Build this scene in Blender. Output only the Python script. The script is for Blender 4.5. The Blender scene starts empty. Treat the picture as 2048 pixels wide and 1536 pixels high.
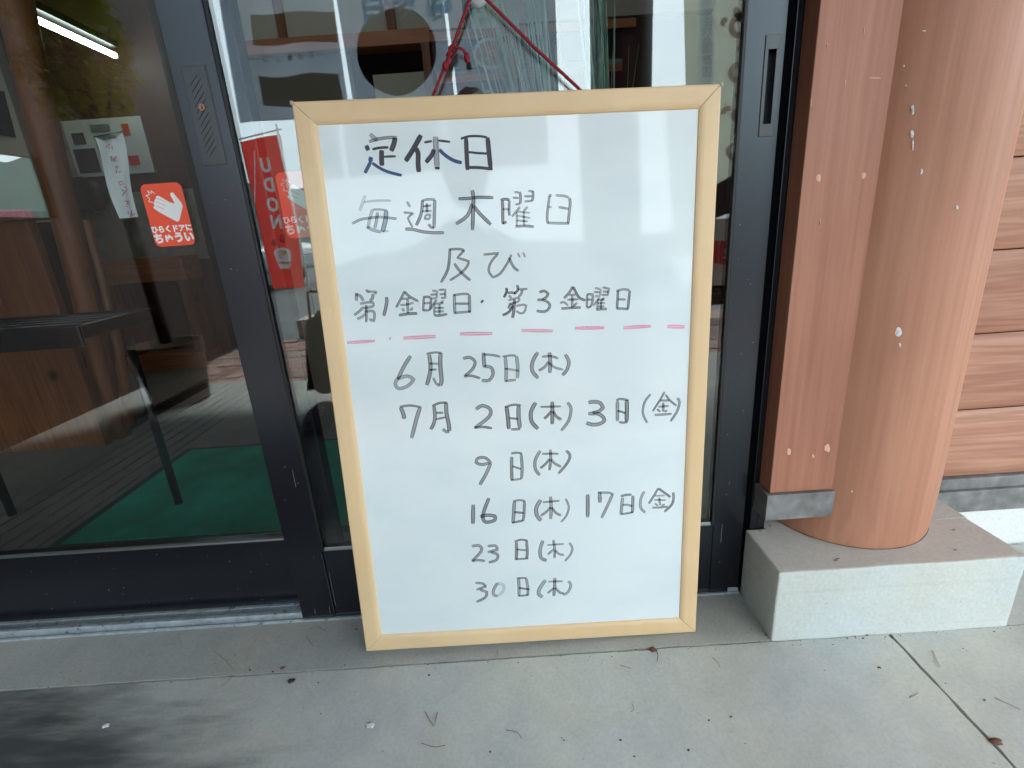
import bpy, bmesh, math, random
from mathutils import Vector, Matrix, Quaternion, noise
random.seed(7)
sc = bpy.context.scene
COL = sc.collection

# ---------------------------------------------------------------- camera
CAM = Vector((0.00178442, -0.71667278, 0.73132547))
R = ((0.99765024, -0.01495434, -0.06686075), (-0.06823073, -0.30531083, -0.94980517), (-0.0062096, 0.95213532, -0.30561377))
FPX = 995.4
cd = bpy.data.cameras.new('camera'); cam = bpy.data.objects.new('camera', cd); COL.objects.link(cam)
cam.matrix_world = Matrix(((R[0][0], -R[1][0], -R[2][0], CAM.x), (R[0][1], -R[1][1], -R[2][1], CAM.y), (R[0][2], -R[1][2], -R[2][2], CAM.z), (0, 0, 0, 1)))
cd.sensor_width = 36; cd.lens = FPX / 2048 * 36; cd.clip_start = .01; cd.clip_end = 2000
sc.camera = cam

# ---------------------------------------------------------------- sky, sun, exposure
W = bpy.data.worlds.new('World'); sc.world = W; W.use_nodes = True
nt = W.node_tree; bg = nt.nodes['Background']
sky = nt.nodes.new('ShaderNodeTexSky'); sky.sky_type = 'NISHITA'; sky.sun_disc = False
SUN_EL, SUN_AZ = math.radians(58), math.radians(150)
sky.sun_elevation = SUN_EL; sky.sun_rotation = SUN_AZ; sky.air_density = 1.2; sky.dust_density = 4.0
# an even thin overcast lies over the blue sky
ms = nt.nodes.new('ShaderNodeMix'); ms.data_type = 'RGBA'; ms.inputs[0].default_value = .72
tc = nt.nodes.new('ShaderNodeTexCoord'); nz = nt.nodes.new('ShaderNodeTexNoise'); nz.inputs['Scale'].default_value = 2.6; nz.inputs['Detail'].default_value = 6
cr = nt.nodes.new('ShaderNodeValToRGB'); cr.color_ramp.elements[0].color = (11.6, 13.6, 14.9, 1); cr.color_ramp.elements[1].color = (14.2, 16.1, 17.1, 1)
cr.color_ramp.elements[0].position = .35; cr.color_ramp.elements[1].position = .65
nt.links.new(tc.outputs['Generated'], nz.inputs['Vector']); nt.links.new(nz.outputs[0], cr.inputs[0])
nt.links.new(sky.outputs[0], ms.inputs[6]); nt.links.new(cr.outputs[0], ms.inputs[7]); nt.links.new(ms.outputs[2], bg.inputs[0])
bg.inputs[1].default_value = .14
sd = bpy.data.lights.new('sun', 'SUN'); sd.energy = 1.5; sd.angle = math.radians(14); sd.color = (1, .97, .92)
so = bpy.data.objects.new('sun', sd); COL.objects.link(so)
so.rotation_euler = (math.radians(90) - SUN_EL, 0, math.radians(180) - SUN_AZ)
vs = sc.view_settings; vs.view_transform = 'Standard'; vs.look = 'None'; vs.exposure = 1.8; vs.gamma = 1; vs.use_curve_mapping = False
cy = sc.cycles
cy.max_bounces = 10; cy.diffuse_bounces = 5; cy.glossy_bounces = 5; cy.transparent_max_bounces = 16; cy.sample_clamp_indirect = 8; cy.caustics_reflective = False
try:
    cy.use_denoising = True; cy.denoiser = 'OPENIMAGEDENOISE'
except Exception: pass

# ---------------------------------------------------------------- helpers
def at(px, py, ax, v):
    """the point where the line of sight through photo pixel (px,py) meets the plane ax = v of the place"""
    a, b = (px - 1024) / FPX, (py - 768) / FPX
    d = Vector([R[0][i] * a + R[1][i] * b + R[2][i] for i in range(3)])
    i = 'xyz'.index(ax)
    return CAM + d * ((v - CAM[i]) / d[i])
GF, GB = .108, .146            # the two panes stand in these planes
def mir(px, py, ry, g=GF):
    """a point outside at depth ry whose mirror image in the pane shows at the pixel"""
    p = at(px, py, 'y', 2 * g - ry); p.y = ry
    return p

def tag(o, label=None, cat=None, group=None, kind=None):
    if label: o['label'] = label
    if cat: o['category'] = cat
    if group: o['group'] = group
    if kind: o['kind'] = kind
    return o
def thing(name, loc, label, cat, group=None, rot=None):
    o = bpy.data.objects.new(name, None); COL.objects.link(o); o.location = loc; o.empty_display_size = .05
    if rot: o.rotation_euler = rot
    bpy.context.view_layer.update()
    return tag(o, label, cat, group)
def link(name, me, mat=None, parent=None, smooth=False, world=True):
    o = bpy.data.objects.new(name, me); COL.objects.link(o)
    if mat:
        for m in (mat if isinstance(mat, (list, tuple)) else [mat]): me.materials.append(m)
    if parent:
        o.parent = parent
        if world:
            bpy.context.view_layer.update()
            o.matrix_parent_inverse = parent.matrix_world.inverted()
    if smooth:
        for p in me.polygons: p.use_smooth = True
    return o
class MB:
    def __init__(s): s.bm = bmesh.new()
    def box(s, x0, x1, y0, y1, z0, z1, bevel=0, mi=0):
        r = bmesh.ops.create_cube(s.bm, size=1)
        for v in r['verts']: v.co = Vector(((x0 + x1) / 2 + v.co.x * (x1 - x0), (y0 + y1) / 2 + v.co.y * (y1 - y0), (z0 + z1) / 2 + v.co.z * (z1 - z0)))
        fs = list({f for v in r['verts'] for f in v.link_faces})
        for f in fs: f.material_index = mi
        if bevel:
            es = list({e for v in r['verts'] for e in v.link_edges})
            b = bmesh.ops.bevel(s.bm, geom=es, offset=bevel, segments=2, affect='EDGES', profile=.6)
            for f in b['faces']: f.material_index = mi
        return s
    def poly(s, pts, mi=0):
        f = s.bm.faces.new([s.bm.verts.new(p) for p in pts]); f.material_index = mi; return s
    def prism(s, pts, d, mi=0):
        """polygon pts (Vectors) extruded by vector d"""
        d = Vector(d); a = [s.bm.verts.new(Vector(p)) for p in pts]; b = [s.bm.verts.new(Vector(p) + d) for p in pts]
        fs = [s.bm.faces.new(a), s.bm.faces.new(b[::-1])]
        n = len(a)
        for i in range(n): fs.append(s.bm.faces.new((a[i], b[i], b[(i + 1) % n], a[(i + 1) % n])))
        for f in fs: f.material_index = mi
        bmesh.ops.recalc_face_normals(s.bm, faces=fs)
        return s
    def tube(s, pts, r, seg=8, mi=0, cap=True):
        pts = [Vector(p) for p in pts]; n = len(pts); rs = r if isinstance(r, (list, tuple)) else [r] * n
        rings = []; ref = Vector((0, 0, 1))
        for i, p in enumerate(pts):
            t = (pts[min(i + 1, n - 1)] - pts[max(i - 1, 0)]).normalized()
            if abs(t.dot(ref)) > .95: ref = Vector((1, 0, 0)) if abs(t.x) < .9 else Vector((0, 1, 0))
            u = t.cross(ref).normalized(); w = t.cross(u).normalized()
            rings.append([s.bm.verts.new(p + (u * math.cos(a) + w * math.sin(a)) * rs[i]) for a in [2 * math.pi * k / seg for k in range(seg)]])
        for i in range(n - 1):
            for k in range(seg):
                f = s.bm.faces.new((rings[i][k], rings[i][(k + 1) % seg], rings[i + 1][(k + 1) % seg], rings[i + 1][k])); f.material_index = mi; f.smooth = True
        if cap:
            s.bm.faces.new(rings[0][::-1]).material_index = mi; s.bm.faces.new(rings[-1]).material_index = mi
        return s
    def lathe(s, cx, cy, prof, seg=32, mi=0):
        rings = [[s.bm.verts.new((cx + r * math.cos(2 * math.pi * k / seg), cy + r * math.sin(2 * math.pi * k / seg), z)) for k in range(seg)] for r, z in prof]
        for i in range(len(rings) - 1):
            for k in range(seg):
                f = s.bm.faces.new((rings[i][k], rings[i][(k + 1) % seg], rings[i + 1][(k + 1) % seg], rings[i + 1][k])); f.smooth = True; f.material_index = mi
        return s
    def blob(s, c, r, sub=2, jit=.15, mi=0):
        q = bmesh.ops.create_icosphere(s.bm, subdivisions=sub, radius=1)
        c = Vector(c); r = Vector(r) if not isinstance(r, float) else Vector((r, r, r))
        for v in q['verts']:
            k = 1 + jit * noise.noise(v.co * 2 + c * 7)
            v.co = Vector((c.x + v.co.x * r.x * k, c.y + v.co.y * r.y * k, c.z + v.co.z * r.z * k))
        for f in {f for v in q['verts'] for f in v.link_faces}: f.smooth = True; f.material_index = mi
        return s
    def strip(s, pts, w, nrm, mi=0, lift=0, taper=True):
        """flat stroke of width w along pts on the plane with normal nrm, with a UV across it"""
        uv = s.bm.loops.layers.uv.get('UVMap') or s.bm.loops.layers.uv.new('UVMap')
        pts = smooth([Vector(p) for p in pts]); nrm = Vector(nrm); n = len(pts); L = []; acc = 0
        for i, p in enumerate(pts):
            t = (pts[min(i + 1, n - 1)] - pts[max(i - 1, 0)]).normalized(); u = nrm.cross(t).normalized()
            k = .78 if taper and i in (0, n - 1) else 1
            if i: acc += (pts[i] - pts[i - 1]).length
            L.append((s.bm.verts.new(p + u * w / 2 * k + nrm * lift), s.bm.verts.new(p - u * w / 2 * k + nrm * lift), acc))
        for i in range(n - 1):
            a, b = L[i], L[i + 1]
            try: f = s.bm.faces.new((a[0], a[1], b[1], b[0]))
            except ValueError: continue
            f.material_index = mi
            for lp, q in zip(f.loops, ((0, a[2]), (1, a[2]), (1, b[2]), (0, b[2]))): lp[uv].uv = (q[0], q[1] * 20)
        return s
    def mesh(s, name='m'):
        me = bpy.data.meshes.new(name); s.bm.to_mesh(me); s.bm.free(); return me
    def build(s, name, mat=None, parent=None, smooth=False):
        return link(name, s.mesh(name), mat, parent, smooth)
def smooth(p):
    if len(p) < 3: return [p[0], p[0].lerp(p[1], .35), p[0].lerp(p[1], .7), p[1]] if len(p) == 2 else p
    out = [p[0]]
    for i in range(len(p) - 1):
        a = p[max(i - 1, 0)]; b = p[i]; c = p[i + 1]; d = p[min(i + 2, len(p) - 1)]
        t1 = (c - b); corner = False
        if i and (b - a).normalized().dot((c - b).normalized()) < .15: a = b
        if i + 2 < len(p) and (c - b).normalized().dot((d - c).normalized()) < .15: d = c
        for t in (.33, .66, 1):
            out.append(.5 * ((2 * b) + (c - a) * t + (2 * a - 5 * b + 4 * c - d) * t * t + (3 * b - a - 3 * c + d) * t ** 3))
    return out
def textmesh(body, size, bold=0):
    c = bpy.data.curves.new('t', 'FONT'); c.body = body; c.size = size; c.align_x = 'CENTER'; c.align_y = 'CENTER'; c.offset = bold; c.resolution_u = 3
    o = bpy.data.objects.new('t', c); COL.objects.link(o)
    bpy.context.view_layer.update()
    me = bpy.data.meshes.new_from_object(o.evaluated_get(bpy.context.evaluated_depsgraph_get()))
    bpy.data.objects.remove(o); bpy.data.curves.remove(c); me.materials.clear()
    return me
def put_text(name, body, size, loc, mat, parent, zrot=0, bold=0, sx=1):
    me = textmesh(body, size, bold)
    M = Matrix.Translation(loc) @ Matrix.Rotation(zrot, 4, 'Z') @ Matrix.Rotation(math.pi / 2, 4, 'X') @ Matrix.Diagonal((sx, 1, 1, 1))
    me.transform(M)
    return link(name, me, mat, parent)

# ---------------------------------------------------------------- materials
def mat(name, col, rough=.6, metal=0, spec=.5, coat=0, coat_r=.05, bump=None, var=None, speck=None):
    m = bpy.data.materials.new(name); m.use_nodes = True; t = m.node_tree; b = t.nodes['Principled BSDF']
    b.inputs['Base Color'].default_value = (*col, 1); b.inputs['Roughness'].default_value = rough; b.inputs['Metallic'].default_value = metal
    b.inputs['Specular IOR Level'].default_value = spec; b.inputs['Coat Weight'].default_value = coat; b.inputs['Coat Roughness'].default_value = coat_r
    if var or bump:
        tc = t.nodes.new('ShaderNodeTexCoord')
    if var:   # (scale, amount)
        n = t.nodes.new('ShaderNodeTexNoise'); n.inputs['Scale'].default_value = var[0]; n.inputs['Detail'].default_value = 6; t.links.new(tc.outputs['Object'], n.inputs['Vector'])
        r = t.nodes.new('ShaderNodeMapRange'); r.inputs[3].default_value = 1 - var[1]; r.inputs[4].default_value = 1 + var[1]; t.links.new(n.outputs[0], r.inputs[0]); r.inputs[1].default_value = .3; r.inputs[2].default_value = .7
        h = t.nodes.new('ShaderNodeHueSaturation'); h.inputs['Color'].default_value = (*col, 1); t.links.new(r.outputs[0], h.inputs['Value']); t.links.new(h.outputs[0], b.inputs['Base Color'])
        rr = t.nodes.new('ShaderNodeMapRange'); rr.inputs[3].default_value = max(0, rough - .08); rr.inputs[4].default_value = min(1, rough + .08); t.links.new(n.outputs[0], rr.inputs[0]); t.links.new(rr.outputs[0], b.inputs['Roughness'])
    if bump:  # (scale, strength, distance)
        n = t.nodes.new('ShaderNodeTexNoise'); n.inputs['Scale'].default_value = bump[0]; n.inputs['Detail'].default_value = 5; t.links.new(tc.outputs['Object'], n.inputs['Vector'])
        q = t.nodes.new('ShaderNodeBump'); q.inputs['Strength'].default_value = bump[1]; q.inputs['Distance'].default_value = bump[2]; t.links.new(n.outputs[0], q.inputs['Height']); t.links.new(q.outputs[0], b.inputs['Normal'])
    return m
def N(t, typ, **k):
    n = t.nodes.new(typ)
    for a, v in k.items():
        if a.startswith('i_'): n.inputs[int(a[2:]) if a[2:].isdigit() else a[2:]].default_value = v
        else: setattr(n, a, v)
    return n
def wood(name, dark, light, stretch=(14, 14, .6), rough=.55, grain=.5, knots=False, bumpd=.0006):
    """stretch: small along the grain"""
    m = bpy.data.materials.new(name); m.use_nodes = True; t = m.node_tree; L = t.links; b = t.nodes['Principled BSDF']
    tc = N(t, 'ShaderNodeTexCoord'); oi = N(t, 'ShaderNodeObjectInfo')
    va = N(t, 'ShaderNodeVectorMath', operation='ADD'); sc1 = N(t, 'ShaderNodeVectorMath', operation='SCALE'); sc1.inputs[3].default_value = 13
    cb = N(t, 'ShaderNodeCombineXYZ'); [L.new(oi.outputs['Random'], cb.inputs[i]) for i in range(3)]
    L.new(cb.outputs[0], sc1.inputs[0]); L.new(tc.outputs['Object'], va.inputs[0]); L.new(sc1.outputs[0], va.inputs[1])
    mp = N(t, 'ShaderNodeMapping'); mp.inputs['Scale'].default_value = stretch; L.new(va.outputs[0], mp.inputs[0])
    n1 = N(t, 'ShaderNodeTexNoise'); n1.inputs['Scale'].default_value = 1.6; n1.inputs['Detail'].default_value = 4; n1.inputs['Distortion'].default_value = .35; L.new(mp.outputs[0], n1.inputs[0])
    n2 = N(t, 'ShaderNodeTexNoise'); n2.inputs['Scale'].default_value = 5.5; n2.inputs['Detail'].default_value = 5; L.new(mp.outputs[0], n2.inputs[0])
    n3 = N(t, 'ShaderNodeTexNoise'); n3.inputs['Scale'].default_value = 2.2; n3.inputs['Detail'].default_value = 3; L.new(va.outputs[0], n3.inputs[0])
    # rings: sine of the broad noise
    mm = N(t, 'ShaderNodeMath', operation='MULTIPLY'); mm.inputs[1].default_value = 34; L.new(n1.outputs[0], mm.inputs[0])
    sn = N(t, 'ShaderNodeMath', operation='SINE'); L.new(mm.outputs[0], sn.inputs[0])
    r1 = N(t, 'ShaderNodeMapRange'); r1.inputs[1].default_value = -1; r1.inputs[2].default_value = 1; r1.inputs[3].default_value = 0; r1.inputs[4].default_value = .5 * grain; L.new(sn.outputs[0], r1.inputs[0])
    r2 = N(t, 'ShaderNodeMapRange'); r2.inputs[1].default_value = .3; r2.inputs[2].default_value = .7; r2.inputs[3].default_value = -.12; r2.inputs[4].default_value = .26; L.new(n2.outputs[0], r2.inputs[0])
    r3 = N(t, 'ShaderNodeMapRange'); r3.inputs[1].default_value = .3; r3.inputs[2].default_value = .7; r3.inputs[3].default_value = 0; r3.inputs[4].default_value = .45; L.new(n3.outputs[0], r3.inputs[0])
    a1 = N(t, 'ShaderNodeMath', operation='ADD'); L.new(r1.outputs[0], a1.inputs[0]); L.new(r2.outputs[0], a1.inputs[1])
    a2 = N(t, 'ShaderNodeMath', operation='ADD', use_clamp=True); L.new(a1.outputs[0], a2.inputs[0]); L.new(r3.outputs[0], a2.inputs[1])
    mx = N(t, 'ShaderNodeMix', data_type='RGBA'); mx.inputs[6].default_value = (*light, 1); mx.inputs[7].default_value = (*dark, 1); L.new(a2.outputs[0], mx.inputs[0])
    out = mx.outputs[2]
    if knots:
        vo = N(t, 'ShaderNodeTexVoronoi'); vo.inputs['Scale'].default_value = 3.2; vo.inputs['Randomness'].default_value = 1; L.new(va.outputs[0], vo.inputs['Vector'])
        kr = N(t, 'ShaderNodeMapRange'); kr.inputs[1].default_value = .03; kr.inputs[2].default_value = .10; kr.inputs[3].default_value = 1; kr.inputs[4].default_value = 0; L.new(vo.outputs['Distance'], kr.inputs[0])
        km = N(t, 'ShaderNodeMix', data_type='RGBA'); km.inputs[7].default_value = (dark[0] * .3, dark[1] * .3, dark[2] * .3, 1); L.new(kr.outputs[0], km.inputs[0]); L.new(out, km.inputs[6]); out = km.outputs[2]
    L.new(out, b.inputs['Base Color']); b.inputs['Roughness'].default_value = rough
    bp = N(t, 'ShaderNodeBump'); bp.inputs['Strength'].default_value = .5; bp.inputs['Distance'].default_value = bumpd; L.new(n2.outputs[0], bp.inputs['Height']); L.new(bp.outputs[0], b.inputs['Normal'])
    return m
def concrete(name, base, patch=None, light=None, mott=.16, top_dirt=None, coat=0):
    m = bpy.data.materials.new(name); m.use_nodes = True; t = m.node_tree; L = t.links; b = t.nodes['Principled BSDF']
    tc = N(t, 'ShaderNodeTexCoord'); V = tc.outputs['Object']
    def nz(s, d=6, src=V, rgh=.55):
        n = N(t, 'ShaderNodeTexNoise'); n.inputs['Scale'].default_value = s; n.inputs['Detail'].default_value = d; n.inputs['Roughness'].default_value = rgh; L.new(src, n.inputs[0]); return n.outputs[0]
    def mr(s, a, b_, c, d):
        r = N(t, 'ShaderNodeMapRange'); r.inputs[1].default_value = a; r.inputs[2].default_value = b_; r.inputs[3].default_value = c; r.inputs[4].default_value = d; L.new(s, r.inputs[0]); return r.outputs[0]
    big = mr(nz(2.3), .3, .7, 1 - mott, 1 + mott); mid = mr(nz(11, 8, rgh=.65), .3, .7, 1 - mott * .6, 1 + mott * .6); fine = mr(nz(160, 4), .3, .7, .93, 1.07)
    # pale and dark grains
    sp = mr(nz(420, 2), .66, .74, 0, 1); sp2 = mr(nz(75, 3), .30, .24, 0, .75)
    mu = N(t, 'ShaderNodeMath', operation='MULTIPLY'); L.new(big, mu.inputs[0]); L.new(mid, mu.inputs[1])
    mu2 = N(t, 'ShaderNodeMath', operation='MULTIPLY'); L.new(mu.outputs[0], mu2.inputs[0]); L.new(fine, mu2.inputs[1])
    tint = N(t, 'ShaderNodeMix', data_type='RGBA'); tint.inputs[6].default_value = (*base, 1); tint.inputs[7].default_value = (base[0] * 1.02, base[1] * .97, base[2] * .89, 1); L.new(mr(nz(4.5, 3), .4, .65, 0, 1), tint.inputs[0])
    hs = N(t, 'ShaderNodeHueSaturation'); L.new(tint.outputs[2], hs.inputs['Color']); L.new(mu2.outputs[0], hs.inputs['Value'])
    out = hs.outputs[0]
    for f, c, k in ((sp2, .42, 1), (sp, 1.3, .5)):
        q = N(t, 'ShaderNodeMix', data_type='RGBA'); q.inputs[7].default_value = (min(base[0] * c, 1), min(base[1] * c, 1), min(base[2] * c, 1), 1)
        w = N(t, 'ShaderNodeMath', operation='MULTIPLY'); w.inputs[1].default_value = k; L.new(f, w.inputs[0]); L.new(w.outputs[0], q.inputs[0]); L.new(out, q.inputs[6]); out = q.outputs[2]
    if patch:   # an oval darker patch with a streaky edge: (x, y, rx, ry, strength)
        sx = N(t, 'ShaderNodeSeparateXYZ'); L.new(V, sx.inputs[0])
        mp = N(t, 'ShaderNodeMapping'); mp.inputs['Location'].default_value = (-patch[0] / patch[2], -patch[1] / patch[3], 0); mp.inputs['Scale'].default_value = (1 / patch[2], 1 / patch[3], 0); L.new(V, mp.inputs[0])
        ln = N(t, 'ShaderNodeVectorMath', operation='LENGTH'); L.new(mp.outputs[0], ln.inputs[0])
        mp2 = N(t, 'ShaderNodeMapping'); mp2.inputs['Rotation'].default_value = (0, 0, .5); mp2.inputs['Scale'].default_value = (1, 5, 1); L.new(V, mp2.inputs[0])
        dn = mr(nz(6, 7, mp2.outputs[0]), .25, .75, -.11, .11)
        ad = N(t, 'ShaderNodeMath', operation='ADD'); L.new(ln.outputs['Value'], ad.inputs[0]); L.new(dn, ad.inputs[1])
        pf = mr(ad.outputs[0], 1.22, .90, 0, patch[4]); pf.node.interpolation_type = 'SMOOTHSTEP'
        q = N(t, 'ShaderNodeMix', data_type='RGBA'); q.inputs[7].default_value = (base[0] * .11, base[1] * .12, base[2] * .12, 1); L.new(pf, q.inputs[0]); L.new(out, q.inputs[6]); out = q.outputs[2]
    if top_dirt:
        ge = N(t, 'ShaderNodeNewGeometry'); sx = N(t, 'ShaderNodeSeparateXYZ'); L.new(ge.outputs['Normal'], sx.inputs[0])
        q = N(t, 'ShaderNodeMix', data_type='RGBA'); L.new(mr(sx.outputs[2], .5, .9, 0, .9), q.inputs[0])
        h2 = N(t, 'ShaderNodeHueSaturation'); h2.inputs['Color'].default_value = (*top_dirt, 1); L.new(mu2.outputs[0], h2.inputs['Value']); L.new(h2.outputs[0], q.inputs[7]); L.new(out, q.inputs[6]); out = q.outputs[2]
    L.new(out, b.inputs['Base Color']); b.inputs['Roughness'].default_value = .78; b.inputs['Specular IOR Level'].default_value = .35
    hc = N(t, 'ShaderNodeTexVoronoi', feature='DISTANCE_TO_EDGE'); hc.inputs['Scale'].default_value = 1.7; wv = N(t, 'ShaderNodeVectorMath', operation='ADD'); nd = N(t, 'ShaderNodeTexNoise'); nd.inputs['Scale'].default_value = 5; nd.inputs['Detail'].default_value = 8; L.new(V, nd.inputs[0]); sv = N(t, 'ShaderNodeVectorMath', operation='SCALE'); sv.inputs[3].default_value = .45; L.new(nd.outputs['Color'], sv.inputs[0]); L.new(V, wv.inputs[0]); L.new(sv.outputs[0], wv.inputs[1]); L.new(wv.outputs[0], hc.inputs['Vector'])
    hcr = mr(hc.outputs['Distance'], .0035, .0005, 0, 1); br = mr(nz(2.9), .52, .66, 0, .30 if patch or 'shop' in name or 'threshold' in name else .05); hm_ = N(t, 'ShaderNodeMath', operation='MULTIPLY', use_clamp=True); L.new(hcr, hm_.inputs[0]); L.new(br, hm_.inputs[1])
    q = N(t, 'ShaderNodeMix', data_type='RGBA'); q.inputs[7].default_value = (base[0] * .35, base[1] * .33, base[2] * .3, 1); L.new(hm_.outputs[0], q.inputs[0]); L.new(out, q.inputs[6]); L.new(q.outputs[2], b.inputs['Base Color'])
    bp = N(t, 'ShaderNodeBump'); bp.inputs['Strength'].default_value = .5; bp.inputs['Distance'].default_value = .0014
    ba = N(t, 'ShaderNodeMath', operation='ADD'); L.new(nz(60, 5), ba.inputs[0]); L.new(nz(14, 6), ba.inputs[1]); L.new(ba.outputs[0], bp.inputs['Height']); L.new(bp.outputs[0], b.inputs['Normal'])
    return m
def glass(name, tint, r0):
    m = bpy.data.materials.new(name); m.use_nodes = True; t = m.node_tree; L = t.links; t.nodes.remove(t.nodes['Principled BSDF']); out = t.nodes['Material Output']
    ge = N(t, 'ShaderNodeNewGeometry'); dp = N(t, 'ShaderNodeVectorMath', operation='DOT_PRODUCT'); L.new(ge.outputs['Normal'], dp.inputs[0]); L.new(ge.outputs['Incoming'], dp.inputs[1])
    ab = N(t, 'ShaderNodeMath', operation='ABSOLUTE'); L.new(dp.outputs['Value'], ab.inputs[0])
    om = N(t, 'ShaderNodeMath', operation='SUBTRACT'); om.inputs[0].default_value = 1; L.new(ab.outputs[0], om.inputs[1])
    pw = N(t, 'ShaderNodeMath', operation='POWER'); pw.inputs[1].default_value = 5; L.new(om.outputs[0], pw.inputs[0])
    ma = N(t, 'ShaderNodeMath', operation='MULTIPLY_ADD'); ma.inputs[1].default_value = 1 - r0; ma.inputs[2].default_value = r0; L.new(pw.outputs[0], ma.inputs[0])
    tr = N(t, 'ShaderNodeBsdfTransparent'); tr.inputs[0].default_value = (*tint, 1); gl = N(t, 'ShaderNodeBsdfGlossy'); gl.inputs['Roughness'].default_value = 0
    gl.inputs[0].default_value = (.96, 1, 1, 1)
    mx = N(t, 'ShaderNodeMixShader'); L.new(ma.outputs[0], mx.inputs[0]); L.new(tr.outputs[0], mx.inputs[1]); L.new(gl.outputs[0], mx.inputs[2]); L.new(mx.outputs[0], out.inputs[0])
    return m
def cloth(name, col, trans, dye=None):
    """thin woven fabric: light falls through it"""
    m = bpy.data.materials.new(name); m.use_nodes = True; t = m.node_tree; L = t.links; t.nodes.remove(t.nodes['Principled BSDF']); out = t.nodes['Material Output']
    d = N(t, 'ShaderNodeBsdfDiffuse'); tl = N(t, 'ShaderNodeBsdfTranslucent'); d.inputs[0].default_value = (*col, 1); tl.inputs[0].default_value = (*(dye or col), 1)
    mx = N(t, 'ShaderNodeMixShader'); mx.inputs[0].default_value = trans; L.new(d.outputs[0], mx.inputs[1]); L.new(tl.outputs[0], mx.inputs[2]); L.new(mx.outputs[0], out.inputs[0])
    return m
def emis(name, col, s):
    m = bpy.data.materials.new(name); m.use_nodes = True; b = m.node_tree.nodes['Principled BSDF']; b.inputs['Emission Color'].default_value = (*col, 1); b.inputs['Emission Strength'].default_value = s; b.inputs['Base Color'].default_value = (*col, 1); return m

M = {}
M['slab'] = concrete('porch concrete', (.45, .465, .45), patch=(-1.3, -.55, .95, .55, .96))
M['sillc'] = concrete('threshold concrete', (.355, .37, .355), mott=.14)
M['block'] = concrete('painted concrete block', (.50, .535, .525), mott=.05, top_dirt=(.47, .43, .385))
M['found'] = concrete('white foundation', (.68, .69, .68), mott=.05)
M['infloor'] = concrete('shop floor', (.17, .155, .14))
M['alu_dark'] = mat('bronze anodised aluminium', (.006, .006, .009), .27, 0, .6)
M['alu_dark'].node_tree.nodes['Principled BSDF'].inputs['Specular Tint'].default_value = (.78, .90, 1, 1)
M['alu_black'] = mat('black rubber gasket', (.008, .008, .009), .5)
M['alu'] = mat('aluminium sill', (.50, .56, .60), .30, .55, var=(60, .2))
M['bead'] = mat('glazing bead', (.12, .13, .13), .35, .6)
M['plate'] = mat('lock plate', (.03, .038, .042), .3, .2)
M['keyhole'] = mat('copper key cylinder', (.25, .12, .08), .35, .9)
M['glass'] = glass('coated door glass', (.93, .96, .95), .07)
M['pillar'] = wood('stained round pillar', (.28, .102, .052), (.455, .212, .128), (16, 16, .5), .55, .28, bumpd=.001)
M['plank'] = wood('stained wall plank', (.28, .11, .064), (.47, .245, .158), (1.0, 14, 22), .6, .85, bumpd=.001)
M['casing'] = wood('stained casing plank', (.25, .088, .048), (.405, .175, .108), (18, 18, .7), .55, .35, bumpd=.001)
M['inwood'] = wood('orange interior timber', (.10, .028, .010), (.25, .085, .030), (12, 12, .7), .5, .6, True)
M['inwoodh'] = wood('orange interior beam', (.30, .09, .035), (.48, .18, .08), (.7, 12, 12), .5, .5)
M['darkwood'] = wood('dark brown boards', (.018, .007, .004), (.038, .016, .010), (12, 12, .6), .6, .5)
M['zinc'] = mat('weathered zinc flashing', (.21, .205, .20), .6, .35, bump=(70, .3, .0008), var=(34, .35))
M['frame'] = wood('birch coloured foil frame', (.66, .445, .23), (.77, .555, .325), (2, 2, 2), .42, .25, bumpd=.00005)
M['crack'] = mat('dark gap', (.02, .018, .015), .9)
M['cord'] = mat('red braided cord', (.22, .004, .012), .75, bump=(420, .8, .0008), var=(500, .3))
M['plug'] = mat('wood filler', (.62, .38, .26), .7)
M['lime'] = mat('white droppings', (.62, .62, .62), .8, var=(300, .3))
M['mat'] = mat('green door mat', (.012, .30, .19), .95, bump=(420, 1, .004), var=(7, .3))
M['cream'] = mat('cream plaster', (.42, .37, .30), .8, var=(3, .08))
M['beige'] = mat('beige plaster', (.28, .25, .20), .8, var=(2.5, .12))
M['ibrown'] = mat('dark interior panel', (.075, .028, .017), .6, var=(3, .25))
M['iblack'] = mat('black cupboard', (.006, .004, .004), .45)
M['paper'] = mat('paper', (.62, .62, .60), .8)
M['greypaper'] = mat('grey notice paper', (.26, .25, .235), .8, var=(14, .25))
M['red'] = mat('red print', (.62, .035, .03), .5)
M['orange'] = mat('orange red sticker', (.85, .085, .03), .35)
M['white'] = mat('white print', (.80, .80, .79), .5)
M['blackp'] = mat('black print', (.012, .012, .014), .4)
M['steel'] = mat('dark steel bar', (.05, .05, .055), .22, .9)
M['deadgreen'] = mat('pale reed', (.30, .46, .38), .55, var=(40, .3))
M['deadgreen2'] = mat('dry reed', (.40, .37, .27), .6)
M['twig'] = mat('dry needle', (.22, .17, .12), .8)
M['leafd'] = mat('dry leaf', (.13, .05, .03), .8)
M['leafy'] = mat('yellow green leaf', (.33, .36, .05), .5); M['treeleaf'] = cloth('sunny maple leaf', (.50, .52, .06), .5, (.55, .60, .06))
M['bark'] = mat('bark', (.08, .05, .035), .9, bump=(60, .8, .004))
M['noren'] = cloth('curtain cloth', (.48, .58, .70), .42)
M['norenink'] = cloth('curtain dye', (.02, .018, .02), .3, (.015, .012, .012))
M['blueink'] = cloth('curtain blue dye', (.02, .50, .80), .45, (.02, .60, .95))
M['flagred'] = cloth('red flag cloth', (.80, .07, .05), .4)
M['flagbeige'] = cloth('pale green flag cloth', (.74, .76, .62), .55)
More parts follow.
